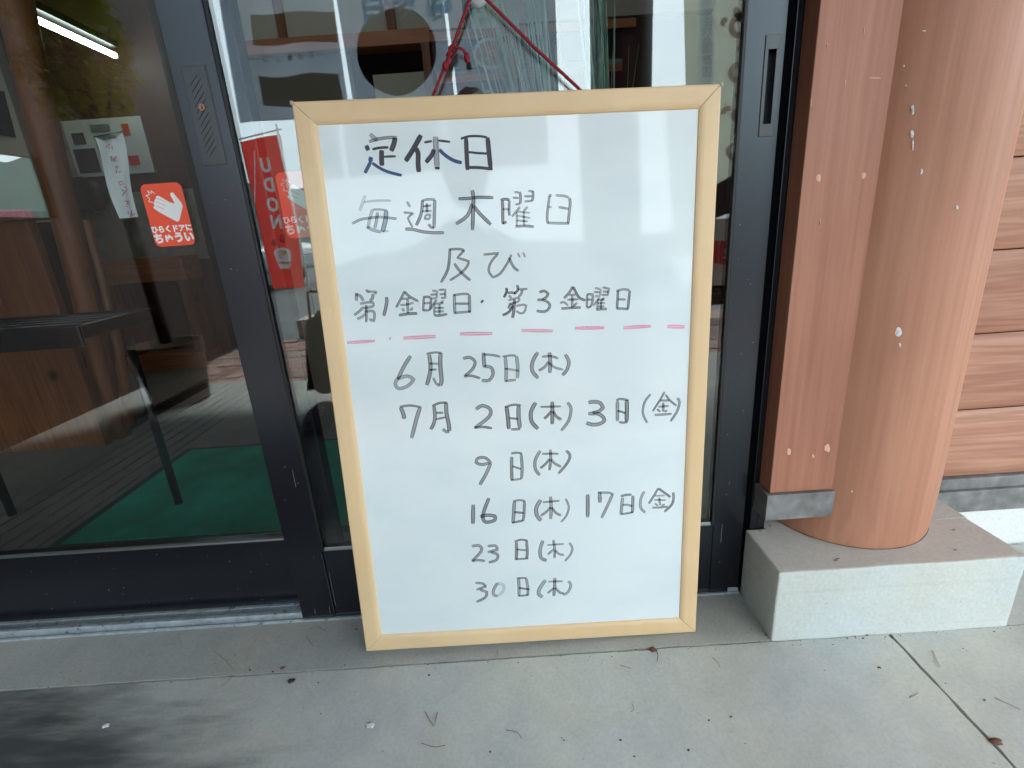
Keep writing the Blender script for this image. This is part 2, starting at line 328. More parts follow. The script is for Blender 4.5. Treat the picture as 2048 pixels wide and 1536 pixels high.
M['flagwhite'] = cloth('white flag cloth', (.86, .88, .90), .2)
M['pink'] = mat('pink print', (.75, .32, .42), .7)
M['brownink'] = cloth('brown flag print', (.30, .22, .22), .85, (.62, .48, .48)); M['flagprint'] = cloth('white flag print', (.86, .86, .86), .8, (1, 1, 1))
M['asphalt'] = concrete('asphalt', (.11, .11, .11))
M['skin'] = mat('skin', (.50, .29, .20), .5)
M['cloths'] = mat('dark clothes', (.02, .02, .024), .85, bump=(90, .4, .003))
M['shirt'] = mat('charcoal shirt', (.05, .045, .05), .85)
M['hair'] = mat('black hair', (.01, .008, .008), .45)
M['bag'] = mat('patterned dark red bag', (.12, .03, .03), .85, var=(22, .8))
M['carpaint'] = mat('silver car paint', (.42, .45, .48), .25, .5, coat=.6)
M['carglass'] = mat('car glass', (.02, .03, .035), .06, 0, .8)
M['tyre'] = mat('tyre', (.02, .02, .02), .85)
M['hill'] = mat('wooded hill', (.045, .085, .07), .95, bump=(.6, 1, 1.5), var=(.12, .35))
M['tube'] = emis('lit fluorescent tube', (.86, 1, .95), 7.0)
def board_mat():
    m = bpy.data.materials.new('white enamel board'); m.use_nodes = True; t = m.node_tree; L = t.links; b = t.nodes['Principled BSDF']
    tc = N(t, 'ShaderNodeTexCoord')
    mp = N(t, 'ShaderNodeMapping'); mp.inputs['Scale'].default_value = (1, 1, 2.2); mp.inputs['Rotation'].default_value = (0, .5, 0); L.new(tc.outputs['Object'], mp.inputs[0])
    n = N(t, 'ShaderNodeTexNoise'); n.inputs['Scale'].default_value = 5; n.inputs['Detail'].default_value = 5; L.new(mp.outputs[0], n.inputs[0])
    r = N(t, 'ShaderNodeMix', data_type='RGBA'); r.inputs[6].default_value = (.73, .79, .80, 1); r.inputs[7].default_value = (.665, .735, .755, 1)
    q = N(t, 'ShaderNodeMapRange'); q.inputs[1].default_value = .45; q.inputs[2].default_value = .75; L.new(n.outputs[0], q.inputs[0]); L.new(q.outputs[0], r.inputs[0]); L.new(r.outputs[2], b.inputs['Base Color'])
    b.inputs['Roughness'].default_value = .05; b.inputs['Specular IOR Level'].default_value = .36
    n2 = N(t, 'ShaderNodeTexNoise'); n2.inputs['Scale'].default_value = 3; L.new(tc.outputs['Object'], n2.inputs[0])
    bp = N(t, 'ShaderNodeBump'); bp.inputs['Strength'].default_value = .25; bp.inputs['Distance'].default_value = .002; L.new(n2.outputs[0], bp.inputs['Height']); L.new(bp.outputs[0], b.inputs['Normal'])
    return m
M['enamel'] = board_mat()
def ink_mat(name, col, streak=True):
    """dry marker: denser at the stroke's two edges, thin and streaky between"""
    m = bpy.data.materials.new(name); m.use_nodes = True; t = m.node_tree; L = t.links; b = t.nodes['Principled BSDF']; out = t.nodes['Material Output']
    uv = N(t, 'ShaderNodeUVMap'); sx = N(t, 'ShaderNodeSeparateXYZ'); L.new(uv.outputs[0], sx.inputs[0])
    a = N(t, 'ShaderNodeMath', operation='SUBTRACT'); a.inputs[1].default_value = .5; L.new(sx.outputs[0], a.inputs[0])
    ab = N(t, 'ShaderNodeMath', operation='ABSOLUTE'); L.new(a.outputs[0], ab.inputs[0])
    e = N(t, 'ShaderNodeMapRange'); e.inputs[1].default_value = .2; e.inputs[2].default_value = .42; e.inputs[3].default_value = .72; e.inputs[4].default_value = 1.35; L.new(ab.outputs[0], e.inputs[0])
    mp = N(t, 'ShaderNodeMapping'); mp.inputs['Scale'].default_value = (9, 1.2, 1); L.new(uv.outputs[0], mp.inputs[0])
    n = N(t, 'ShaderNodeTexNoise'); n.inputs['Scale'].default_value = 1; n.inputs['Detail'].default_value = 4; L.new(mp.outputs[0], n.inputs[0])
    r = N(t, 'ShaderNodeMapRange'); r.inputs[1].default_value = .3; r.inputs[2].default_value = .7; r.inputs[3].default_value = .72; r.inputs[4].default_value = 1.2; L.new(n.outputs[0], r.inputs[0])
    at_ = N(t, 'ShaderNodeAttribute', attribute_name='ink_load')
    m1 = N(t, 'ShaderNodeMath', operation='MULTIPLY'); L.new(e.outputs[0], m1.inputs[0]); L.new(r.outputs[0], m1.inputs[1])
    m2 = N(t, 'ShaderNodeMath', operation='MULTIPLY', use_clamp=True); L.new(m1.outputs[0], m2.inputs[0]); L.new(at_.outputs['Fac'], m2.inputs[1])
    b.inputs['Base Color'].default_value = (*col, 1); b.inputs['Roughness'].default_value = .45
    tr = N(t, 'ShaderNodeBsdfTransparent'); mx = N(t, 'ShaderNodeMixShader'); L.new(m2.outputs[0], mx.inputs[0]); L.new(tr.outputs[0], mx.inputs[1]); L.new(b.outputs[0], mx.inputs[2]); L.new(mx.outputs[0], out.inputs[0])
    return m
M['ink'] = ink_mat('black marker', (.028, .024, .034)); M['inkred'] = ink_mat('red marker', (.93, .24, .38)); M['inkblue'] = ink_mat('blue black marker', (.02, .05, .16))
WRITING = {
  1: [[56,45,-1976,8555,-1883,8468],[42,60,-1999,8458,-1863,8488,-1724,8499,-1599,8495],[71,92,-1627,8496,-1653,8413,-1703,8322],[63,80,-2045,8411,-2024,8342],[35,92,-1965,8355,-1853,8372,-1733,8371],[71,96,-1834,8340,-1847,8229,-1852,8133],[32,92,-1815,8252,-1642,8250],[64,296,-1994,8256,-2013,8193],[50,285,-2007,8192,-2056,8119,-2106,8046],[43,298,-1986,8176,-1884,8102,-1763,8044,-1582,7992],[71,98,-1258,8514,-1358,8371,-1437,8268,-1510,8180],[71,98,-1349,8344,-1321,8274,-1333,8147,-1333,8026],[32,75,-1221,8416,-1110,8430],[32,95,-1018,8434,-852,8408],[78,50,-1054,8486,-1060,8339,-1063,8180,-1064,8094],[72,97,-1062,8089,-1064,8051],[64,97,-1091,8319,-1127,8246,-1222,8151],[50,297,-1016,8316,-941,8239,-820,8160,-706,8126],[32,95,-700,8442,-576,8471,-415,8464,-324,8445],[64,97,-624,8455,-629,8250,-631,8025],[68,97,-318,8445,-308,8238,-297,8034],[32,95,-614,8265,-453,8243,-325,8233],[43,96,-629,8059,-465,8051,-268,8022]],
  2: [[43,22,-2137,7742,-2184,7645,-2239,7536],[29,32,-2165,7655,-1981,7665,-1770,7657],[44,32,-2048,7551,-2103,7430,-2150,7285],[29,45,-2042,7545,-1936,7541,-1832,7520],[66,250,-1856,7516,-1883,7376,-1941,7231],[44,242,-1982,7504,-2014,7381,-2049,7281],[36,45,-2373,7361,-2248,7413,-2103,7430,-1960,7436,-1831,7419,-1714,7404],[44,48,-2163,7308,-2076,7259,-1960,7226],[26,35,-1959,7232,-1851,7237],[36,50,-1542,7632,-1502,7558],[29,55,-1604,7484,-1528,7477,-1463,7467,-1546,7408,-1519,7328,-1494,7271],[44,58,-1604,7252,-1491,7242,-1351,7203,-1197,7182,-1035,7175],[44,55,-1316,7640,-1334,7512,-1374,7402,-1438,7297],[33,50,-1323,7634,-1238,7651,-1132,7644],[47,62,-1135,7638,-1150,7505,-1179,7247],[37,60,-1179,7247,-1225,7266,-1257,7307],[29,60,-1312,7556,-1193,7565],[29,60,-1330,7490,-1193,7490],[36,60,-1255,7598,-1262,7476],[29,60,-1287,7438,-1216,7438,-1239,7380,-1304,7382,-1288,7432],[44,68,-789,7639,-623,7639,-492,7647,-279,7634],[55,66,-580,7750,-570,7639,-586,7484,-612,7191],[51,62,-593,7562,-676,7397,-851,7291],[51,66,-571,7528,-495,7424,-337,7260],[44,60,-150,7586,-151,7468,-160,7257],[37,62,-176,7595,-104,7605,-42,7590],[37,58,-47,7582,-59,7440,-53,7372],[29,50,-147,7468,-58,7461],[37,64,-158,7265,-102,7289],[29,55,30,7695,97,7693],[29,55,4,7620,93,7614],[29,55,40,7524,112,7534],[37,55,110,7697,120,7626,112,7534],[29,55,235,7704,302,7698],[29,55,174,7632,290,7628],[29,55,176,7561,288,7565],[37,55,302,7702,304,7627,288,7561],[33,50,105,7488,49,7427,-18,7358],[33,50,217,7484,156,7427],[26,52,66,7426,245,7398],[26,52,55,7368,251,7326],[26,52,52,7300,209,7281],[37,62,25,7216,165,7219,301,7201],[30,48,53,7418,48,7223],[30,48,156,7423,156,7219],[37,52,545,7626,529,7527,507,7401,499,7291,515,7235],[37,50,536,7628,576,7627],[33,52,635,7625,746,7615,826,7591],[41,55,835,7582,847,7515,831,7389,809,7224],[26,50,527,7472,572,7466],[33,56,675,7461,818,7431],[37,50,511,7246,655,7235,828,7223]],
  3: [[41,64,-967,6938,-984,6802,-1024,6634,-1138,6456],[34,62,-978,6932,-825,6932,-757,6908,-867,6808,-696,6748,-735,6665,-853,6563,-1003,6479],[41,62,-917,6725,-828,6594,-693,6466],[34,58,-470,6834,-239,6846,-355,6734,-408,6598,-347,6495,-233,6548,-114,6703,-53,6817],[38,62,-89,6766,-29,6636,45,6573],[26,58,46,6834,70,6770],[26,58,124,6842,154,6766]],
  4: [[45,60,-2430,6363,-2440,6241],[41,55,-2443,6338,-2374,6315,-2337,6237],[34,62,-2276,6402,-2253,6371,-2212,6374],[38,45,-2212,6369,-2120,6360,-2155,6331],[45,50,-2180,6332,-2193,6272,-2239,6233],[34,58,-2394,6194,-2283,6212,-2190,6205,-2202,6149,-2345,6125],[38,56,-2343,6145,-2424,6077,-2503,6029],[38,56,-2303,6174,-2312,6051,-2331,5912],[38,54,-2341,6073,-2215,6078,-2190,6025,-2213,5923,-2282,5957],[38,54,-2324,6041,-2393,5993,-2464,5967],[49,60,-1985,6278,-1982,6212,-2015,6100,-2053,5994],[38,60,-1697,6352,-1771,6233,-1851,6114],[38,60,-1698,6342,-1633,6268,-1505,6191],[30,52,-1755,6238,-1625,6243],[30,52,-1785,6147,-1675,6153,-1579,6174],[38,54,-1667,6234,-1674,6117,-1679,6014],[38,52,-1759,6100,-1738,6047],[38,52,-1597,6098,-1643,6053],[42,62,-1822,5994,-1679,6008,-1538,6008],[34,60,-1417,6244,-1432,6137,-1444,6040],[34,60,-1426,6249,-1364,6252,-1314,6229,-1322,6132,-1346,6041],[30,62,-1425,6152,-1325,6163],[31,62,-1440,6050,-1351,6046],[30,58,-1283,6340,-1211,6332,-1225,6231,-1304,6224],[30,58,-1314,6280,-1221,6282],[30,58,-1179,6346,-1085,6347,-1090,6225,-1158,6223],[30,58,-1174,6280,-1091,6281],[30,56,-1223,6200,-1286,6131,-1329,6061],[30,56,-1125,6186,-1164,6146],[31,56,-1264,6140,-1123,6144],[31,56,-1264,6078,-1123,6074],[31,56,-1269,6022,-1128,6021],[31,56,-1264,6140,-1279,5976],[31,56,-1186,6137,-1200,5972],[35,60,-1284,5971,-1212,5957,-1079,5977],[46,56,-951,6270,-958,6117,-963,5972],[34,60,-963,6255,-831,6270,-728,6261],[46,56,-723,6255,-728,6107,-736,5983],[34,56,-946,6127,-738,6118],[35,56,-962,5988,-841,5993,-715,5995],[54,285,-545,6153,-522,6129],[38,72,-154,6328,-152,6267,-198,6187],[34,66,-137,6251,-58,6253,-18,6231],[38,66,15,6362,22,6290,-39,6232],[31,68,27,6295,168,6299],[38,58,84,6288,77,6237,33,6188],[38,55,-118,6214,-83,6172],[31,60,-132,6138,32,6177,24,6116,-130,6081],[62,56,-77,6079,-134,6009],[39,70,-58,6047,-136,5957,-233,5915],[46,66,-37,6150,-56,5975,-79,5866],[31,60,-16,6046,80,6062,142,6049,106,5947,42,5934,-19,5973],[38,60,349,6236,423,6255,485,6210,452,6160,387,6126,314,6124],[39,60,387,6126,470,6087,505,6023,455,5953,381,5940,297,5960],[38,66,865,6301,810,6216,724,6128],[39,68,870,6295,915,6202,967,6122,1056,6082],[31,62,799,6176,904,6176],[31,62,776,6105,945,6103],[39,60,851,6163,848,5977],[31,62,665,6058,723,6071,785,6016],[31,62,923,6052,869,5997],[39,62,678,5974,827,5978,985,5977],[35,60,1083,6174,1076,5978],[35,60,1083,6174,1167,6170,1167,6067,1129,5976],[31,62,1082,6092,1161,6088],[31,62,1070,5970,1134,5976],[31,58,1200,6261,1289,6232,1273,6135,1199,6138],[31,58,1189,6200,1273,6197],[31,58,1321,6266,1421,6242,1399,6145,1304,6154],[31,58,1326,6205,1410,6196],[31,56,1273,6115,1219,6045,1176,5995],[31,56,1346,6111,1304,6072],[31,56,1241,6080,1352,6080],[31,56,1240,6028,1357,6028],[31,56,1240,5976,1346,5977],[31,56,1246,6074,1234,5930],[31,56,1299,6072,1293,5938],[39,60,1224,5930,1303,5937,1388,5933],[39,56,1558,6205,1553,6072,1542,5932],[35,58,1531,6201,1642,6222,1737,6203],[39,58,1742,6197,1727,6064,1713,5914],[31,60,1558,6074,1680,6066],[35,56,1537,5932,1622,5929,1718,5914]],
  5: [[59,46,-1701,5355,-1827,5184,-1935,4995],[55,42,-1926,5010,-1986,4923,-1936,4837,-1785,4876,-1684,4976,-1784,5033,-1949,4996],[63,56,-1411,5356,-1404,5179,-1432,5032,-1491,4869],[31,62,-1453,5370,-1328,5389,-1213,5377],[67,54,-1230,5378,-1252,5172,-1250,4933,-1286,4852],[40,56,-1286,4845,-1341,4893,-1378,4984],[31,62,-1416,5217,-1285,5206],[31,62,-1425,5114,-1315,5116],[47,54,-886,5267,-783,5284,-700,5206,-752,5090,-877,4991],[40,60,-892,4980,-774,4986,-637,4938],[59,58,-560,5347,-560,5230,-560,5111],[35,56,-562,5318,-431,5305,-301,5269],[52,52,-559,5126,-457,5106,-427,5000,-499,4898,-617,4904],[56,46,-221,5266,-218,5036,-235,4856],[32,50,-265,5268,-140,5281,-52,5273],[56,48,-45,5265,-32,5087,-47,4908],[32,52,-238,5074,-12,5026],[40,48,-234,4871,-71,4886],[60,50,293,5309,207,5165,194,5016,286,4892],[36,54,357,5232,489,5241,613,5194],[60,52,476,5300,486,5152,473,4966],[44,50,457,5153,395,5067,297,5012],[36,54,456,5139,557,5052,689,5009],[56,48,724,5252,781,5139,748,5006,672,4919]],
  6: [[64,54,-1939,4525,-1906,4415,-1899,4329],[36,56,-1953,4533,-1788,4551,-1606,4509],[64,50,-1629,4502,-1706,4312,-1812,3994],[57,62,-1404,4514,-1402,4359,-1428,4235,-1490,4128],[36,66,-1433,4516,-1325,4564,-1191,4566],[65,62,-1206,4566,-1213,4381,-1191,4192,-1192,4082],[49,62,-1193,4074,-1245,4077,-1294,4127],[32,64,-1383,4405,-1264,4399],[32,64,-1393,4296,-1241,4320],[57,54,-738,4428,-629,4485,-506,4417,-536,4286,-773,4117],[41,62,-788,4117,-652,4126,-495,4095],[65,62,-242,4443,-228,4271,-223,4066],[36,62,-272,4437,-135,4472,-8,4455],[69,60,-46,4449,-55,4262,-41,4073],[33,64,-206,4251,-64,4231],[41,64,-186,4056,-34,4056],[65,58,233,4490,153,4346,153,4174,255,4042],[33,62,306,4413,637,4404],[61,58,499,4492,498,4298,488,4110],[45,60,477,4330,414,4255,359,4211],[45,60,507,4329,565,4232,639,4181],[49,54,744,4465,802,4362,760,4160,634,3992],[61,56,1081,4446,1185,4454,1273,4428,1325,4344,1246,4285,1149,4267],[62,56,1078,4256,1236,4249,1324,4181,1337,4116,1253,4070,1138,4066,1046,4103],[57,56,1557,4441,1557,4270,1558,4110],[37,64,1539,4455,1605,4479,1736,4446],[66,58,1710,4452,1711,4271,1708,4089],[33,68,1557,4279,1632,4257,1690,4227],[37,66,1584,4090,1651,4073,1726,4083],[37,60,2094,4532,2000,4402,1971,4249,1995,4148,2050,4049],[33,58,2320,4557,2245,4417,2135,4242],[33,62,2339,4511,2403,4419,2521,4314],[33,62,2254,4417,2403,4410],[33,62,2226,4310,2397,4320],[41,56,2303,4378,2307,4224],[33,62,2204,4275,2258,4226],[33,62,2373,4248,2329,4218],[37,60,2167,4176,2313,4178,2450,4181],[41,60,2530,4444,2571,4374,2533,4213,2431,4053]],
  7: [[50,58,-542,3481,-627,3583,-754,3589,-795,3514,-707,3471,-577,3493],[58,58,-551,3482,-645,3291,-757,3110],[54,56,-198,3580,-209,3367,-213,3160],[33,62,-205,3638,-113,3649,-23,3629],[50,56,-41,3620,-33,3397,-52,3182],[33,62,-197,3415,-53,3355],[34,62,-228,3161,-52,3182],[54,56,279,3662,191,3502,185,3346,255,3225],[33,60,305,3603,451,3601,578,3589],[46,56,444,3673,448,3508,420,3305],[42,58,430,3509,353,3416,268,3352],[42,58,448,3499,519,3417,618,3359],[46,56,707,3640,770,3550,721,3417,569,3238]],
  8: [[68,62,-887,2756,-916,2399],[60,54,-615,2862,-691,2684,-739,2523,-698,2418,-546,2441,-532,2522,-653,2549,-786,2526],[60,56,-191,2769,-211,2556,-233,2372],[38,60,-210,2776,-97,2794,-5,2765],[47,60,-20,2760,-32,2567,-58,2403],[38,62,-201,2576,-42,2551],[39,62,-248,2377,-58,2408],[69,50,258,2775,178,2637,182,2494,253,2386],[34,58,293,2729,575,2742],[56,52,424,2827,431,2624,415,2409],[43,56,422,2634,344,2546,247,2480],[43,56,440,2623,512,2517,596,2467],[34,54,679,2773,732,2628,691,2466,593,2343],[64,58,1055,2830,1057,2649,1050,2403],[64,52,1260,2855,1263,2665],[38,60,1226,2856,1335,2846,1434,2836,1493,2797],[52,54,1476,2798,1401,2621,1291,2376],[52,52,1652,2735,1636,2572,1624,2417],[39,60,1618,2759,1702,2782,1802,2781],[52,58,1827,2761,1825,2608,1822,2443],[34,62,1653,2594,1736,2599,1821,2562],[35,62,1628,2426,1721,2435,1830,2452],[48,50,2023,2828,1966,2709,1960,2537,2042,2431],[39,58,2256,2869,2187,2742,2102,2597],[39,58,2260,2869,2362,2787,2474,2695],[30,54,2204,2737,2376,2732],[30,54,2193,2661,2391,2645],[30,54,2203,2592,2259,2552],[30,54,2376,2569,2318,2545],[35,56,2277,2697,2297,2555],[35,56,2163,2517,2293,2514,2428,2520],[43,56,2513,2783,2525,2670,2495,2553,2372,2427]],
  9: [[52,52,-964,1972,-840,1982,-799,1878,-974,1691],[44,56,-984,1685,-868,1700,-754,1671],[48,54,-689,1957,-555,1960,-521,1883,-696,1840],[48,54,-638,1837,-526,1787,-551,1681,-689,1640],[52,54,-190,2003,-195,1801,-210,1662],[35,58,-218,2015,-111,2047,2,2024],[48,56,-13,2024,-8,1790,-27,1684],[35,58,-196,1865,-25,1838],[35,58,-215,1673,7,1677],[61,48,269,2009,215,1820,229,1669,324,1616],[31,56,343,1915,631,1920],[44,52,451,2009,471,1827,462,1656],[39,54,455,1828,346,1731],[40,54,474,1806,549,1726,626,1711],[40,50,727,1936,779,1831,741,1704,642,1585]],
  10: [[44,54,-945,1253,-820,1232,-766,1169,-935,1113],[49,54,-877,1109,-753,1057,-789,947,-951,867],[53,46,-558,1223,-633,1095,-639,995,-573,957],[53,18,-558,1223,-453,1173,-469,1052,-573,957],[53,52,-184,1290,-182,1124,-190,934],[35,56,-213,1298,-38,1292],[49,54,-48,1282,-26,1092,-33,936],[36,58,-183,1101,2,1057],[36,58,-200,935,-23,947],[67,50,292,1229,178,1058,164,947,231,887],[36,54,339,1193,594,1185],[54,52,455,1263,450,1086,429,897],[45,54,443,1064,322,960],[45,54,463,1063,529,970,607,932],[49,52,692,1183,739,1103,687,961,597,910]],
  11: [[46,50,-2668,5609,-2228,5617],[46,50,-2013,5647,-1981,5636],[58,50,-1788,5637,-1287,5639],[58,50,-907,5658,-406,5642],[51,50,52,5667,539,5634],[55,50,885,5661,1343,5644],[55,50,1644,5631,2077,5633],[63,50,2332,5616,2610,5597]],
}

# ================================================================ THE SETTING
def slab(name, x0, x1, y0, y1, z0, z1, m, jag=None, nx=1, ny=1, seed=0):
    """a floor slab as a grid whose edges along the joints are slightly chipped"""
    bm = bmesh.new(); rnd = random.Random(seed)
    V = [[None] * (ny + 1) for _ in range(nx + 1)]
    for i in range(nx + 1):
        for j in range(ny + 1):
            x = x0 + (x1 - x0) * i / nx; y = y0 + (y1 - y0) * j / ny
            k = .0016
            if jag and 'E' in jag and i == nx: x += noise.noise(Vector((y * 25, seed, 3))) * k * 1.2 - rnd.random() * k * .6
            if jag and 'W' in jag and i == 0: x += noise.noise(Vector((y * 25, seed, 9))) * k * 1.2 + rnd.random() * k * .6
            if jag and 'N' in jag and j == ny: y += noise.noise(Vector((x * 22, seed, 5))) * k - rnd.random() * k * .8
            if jag and 'S' in jag and j == 0: y += noise.noise(Vector((x * 22, seed, 7))) * k + rnd.random() * k * .8
            V[i][j] = bm.verts.new((x, y, z1))
    for i in range(nx):
        for j in range(ny): bm.faces.new((V[i][j], V[i + 1][j], V[i + 1][j + 1], V[i][j + 1]))
    r = bmesh.ops.extrude_edge_only(bm, edges=[e for e in bm.edges if e.is_boundary])
    for v in r['geom']:
        if isinstance(v, bmesh.types.BMVert): v.co.z = z0
    bmesh.ops.recalc_face_normals(bm, faces=bm.faces)
    me = bpy.data.meshes.new(name); bm.to_mesh(me); bm.free()
    return tag(link(name, me, m), kind='structure')
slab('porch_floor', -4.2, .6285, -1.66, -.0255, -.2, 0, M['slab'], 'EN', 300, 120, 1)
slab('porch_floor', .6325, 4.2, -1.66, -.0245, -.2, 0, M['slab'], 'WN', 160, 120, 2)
slab('threshold', -4.2, .4215, -.0232, .20, -.2, .0006, M['sillc'], 'S', 300, 2, 3)
g = MB(); g.box(.42, 4.2, -.03, -.0235, -.2, -.004); g.box(-4.2, 4.2, -.0255, -.0232, -.2, -.008); g.box(.6285, .6325, -1.66, -.0245, -.2, -.006)
tag(g.build('joint_bed', M['crack']), kind='structure')
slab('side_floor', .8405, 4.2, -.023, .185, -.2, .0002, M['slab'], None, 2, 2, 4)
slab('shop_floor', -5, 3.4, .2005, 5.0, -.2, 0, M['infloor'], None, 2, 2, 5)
# ground beyond the porch
g = MB(); g.box(-220, 220, -420, 60, -.6, -.16); tag(g.build('ground', M['asphalt']), kind='structure')
# brick paving strip in front of the porch: single bricks
bk = [mat('brick paver %d' % i, c, .85, bump=(60, .4, .002), var=(14, .2)) for i, c in enumerate([(.36, .22, .18), (.42, .28, .23), (.33, .25, .22)])]
pv = bpy.data.objects.new('brick_paving', None); COL.objects.link(pv); tag(pv, kind='structure')
bb = []
for k in range(3):
    me = MB().box(-.098, .098, -.048, .048, -.06, .0, .004).mesh('brick'); me.materials.append(bk[k]); bb.append(me)
rn = random.Random(4); cnt = 0
bed = MB(); bed.box(-4.2, 4.2, -3.1, -1.662, -.16, -.09); bo = bed.build('mortar_bed', M['asphalt'], pv)
rest = MB()
for r_ in range(13):
    for c_ in range(42):
        x = -4.05 + c_ * .2 + (.1 if r_ % 2 else 0); y = -1.715 - r_ * .104
        z = -.035 + rn.uniform(-.003, .003)
        if cnt < 290 and -3.1 < x < 1.9:
            o = bpy.data.objects.new('brick', bb[rn.randrange(3)]); COL.objects.link(o); o.parent = pv; o.location = (x, y, z); cnt += 1
        else: rest.box(x - .098, x + .098, y - .048, y + .048, -.09, z)
tag(rest.build('paving_remainder', bk[0], pv), kind='stuff')
# wooded hills
def hills():
    bm = bmesh.new(); prev = None
    for i in range(181):
        a = math.pi + math.pi * i / 180
        pr = []
        for j, (d, hh) in enumerate(((120, 0), (170, .55), (230, 1.0), (300, .7))):
            h = hh * (26 + 11 * noise.noise(Vector((a * 3.1, 2, 0))) + 3 * noise.noise(Vector((a * 22, j, 1))) + 1.2 * noise.noise(Vector((a * 90, j, 5))))
            pr.append(bm.verts.new((math.cos(a) * d, math.sin(a) * d, h - .2)))
        if prev:
            for j in range(3): bm.faces.new((prev[j], pr[j], pr[j + 1], prev[j + 1]))
        prev = pr
    bmesh.ops.recalc_face_normals(bm, faces=bm.faces)
    me = bpy.data.meshes.new('h'); bm.to_mesh(me); bm.free(); return tag(link('wooded_hills', me, M['hill'], smooth=True), kind='structure')
hills()
# porch roof with rafters
rf = thing('porch_roof', (0, -1, 2.6), 'dark timber porch roof with rafters over the shop entrance', 'roof')
MB().box(-4.2, 4.2, -2.15, .35, 2.55, 2.62).build('ceiling_board', M['darkwood'], rf)
for i in range(14): MB().box(-4.0 + i * .6, -3.94 + i * .6, -2.2, .3, 2.45, 2.5495).build('rafter', M['darkwood'], rf)
MB().box(-4.25, 4.25, -2.2, -2.152, 2.44, 2.64).build('fascia', M['darkwood'], rf)
# wall added out of view to keep sky off the left pane, small opening
sw = thing('sky_blocking_wall', (-2.1, -1.2, 0), 'dark boarded wall added out of view to keep sky off the left pane', 'wall')
for i in range(13):
    y1 = .16 - i * .236; y0 = y1 - .233
    m = MB()
    if y0 < -1.16 and y1 > -1.44: m.box(-2.13, -2.08, y0, y1, -.02, .90); m.box(-2.13, -2.08, y0, y1, 1.16, 2.54)
    else: m.box(-2.13, -2.08, y0, y1, -.02, 2.54)
    m.build('board', M['darkwood'], sw)
MB().box(-2.16, -2.06, -3.01, -2.91, -.15, 2.54).build('post', M['darkwood'], sw)

# ================================================================ ENTRANCE FRONT, RIGHT OF THE DOORS
pl = thing('plinth_block', (.63, .08, 0), 'pale painted concrete plinth with a dusty top under the round pillar', 'plinth')
m = MB(); m.box(.4225, .8385, -.0245, .0985, -.1, .145, .0035)
me = m.mesh('p'); bm = bmesh.new(); bm.from_mesh(me); bmesh.ops.subdivide_edges(bm, edges=[e for e in bm.edges if e.calc_length() > .08], cuts=26, use_grid_fill=True)
for v in bm.verts:
    q = noise.noise(v.co * 9) * .0012 + noise.noise(v.co * 60) * .0005
    v.co += Vector((q, q, q * .8))
    if v.co.z > .1 and v.co.y < 0: v.co.y -= .001
    e_ = (v.co.z > .138) + (v.co.y < -.018) + (v.co.x < .43 or v.co.x > .832)
    ch = noise.noise(v.co * 45 + Vector((3, 1, 2)))
    if e_ >= 2 and ch > .28: v.co += Vector((.0, .006, -.006)) * (ch - .28) * .35
bm.to_mesh(me); bm.free(); me.materials.append(M['block']); o = bpy.data.objects.new('block_front', me); COL.objects.link(o); o.parent = pl; bpy.context.view_layer.update(); o.matrix_parent_inverse = pl.matrix_world.inverted()
MB().box(.4605, .8381, .092, .185, -.1, .1453).build('block_rear', M['block'], pl)

PX, PY, PR = .648, .158, .138
pi_ = thing('round_pillar', (PX, PY, .145), 'thick round reddish brown timber pillar standing on the concrete plinth', 'pillar')
bm = bmesh.new(); rows = 60; seg = 96; prev = None
for i in range(rows + 1):
    z = .1455 + (2.44 - .1455) * i / rows; ring = []
    for k in range(seg):
        a = 2 * math.pi * k / seg
        # hewn facets, slightly uneven
        fct = PR * (1 + .004 * noise.noise(Vector((math.cos(a) * 5, math.sin(a) * 5, z * .7))) + .0025 * noise.noise(Vector((math.cos(a) * 26, math.sin(a) * 26, z * .4))))
        dmin = min(abs((a - b + math.pi) % (2 * math.pi) - math.pi) for b in (3.95, 4.62, 5.3, 5.62))
        if dmin < .03: fct -= .0012 * (1 - dmin / .03)
        fl_ = max(0, 1 - (z - .1455) / .10) ** 1.5; fct += .007 * fl_
        ring.append(bm.verts.new((PX - .013 * fl_ + fct * math.cos(a), PY + .003 * fl_ + fct * math.sin(a), z)))
    if prev:
        for k in range(seg): f = bm.faces.new((prev[k], prev[(k + 1) % seg], ring[(k + 1) % seg], ring[k])); f.smooth = True
    prev = ring
me = bpy.data.meshes.new('shaft'); bm.to_mesh(me); bm.free(); link('shaft', me, M['pillar'], pi_)
q = MB(); rn = random.Random(12); ring = []
for k in range(97):
    a = 2 * math.pi * k / 96; r = PR + .0075 + .0009 * noise.noise(Vector((k * .4, 1, 1))); ring.append((PX - .013 + r * math.cos(a), PY + .003 + r * math.sin(a), .1462))
q.tube(ring, [.0004 + .0007 * abs(noise.noise(Vector((k * .7, 4, 2)))) for k in range(97)], 5, 0, False); q.build('dark_seam', M['crack'], pi_)  # thin dark line drawn where the pillar meets the plinth
def on_pillar(px, py):
    """where the line of sight meets the pillar's surface"""
    d = (at(px, py, 'y', 1) - CAM); a = d.x ** 2 + d.y ** 2; ox, oy = CAM.x - PX, CAM.y - PY
    b = 2 * (ox * d.x + oy * d.y); c = ox * ox + oy * oy - (PR + .0006) ** 2; D = b * b - 4 * a * c
    if D < 0: return None
    return CAM + d * ((-b - math.sqrt(D)) / (2 * a))
rn = random.Random(3)
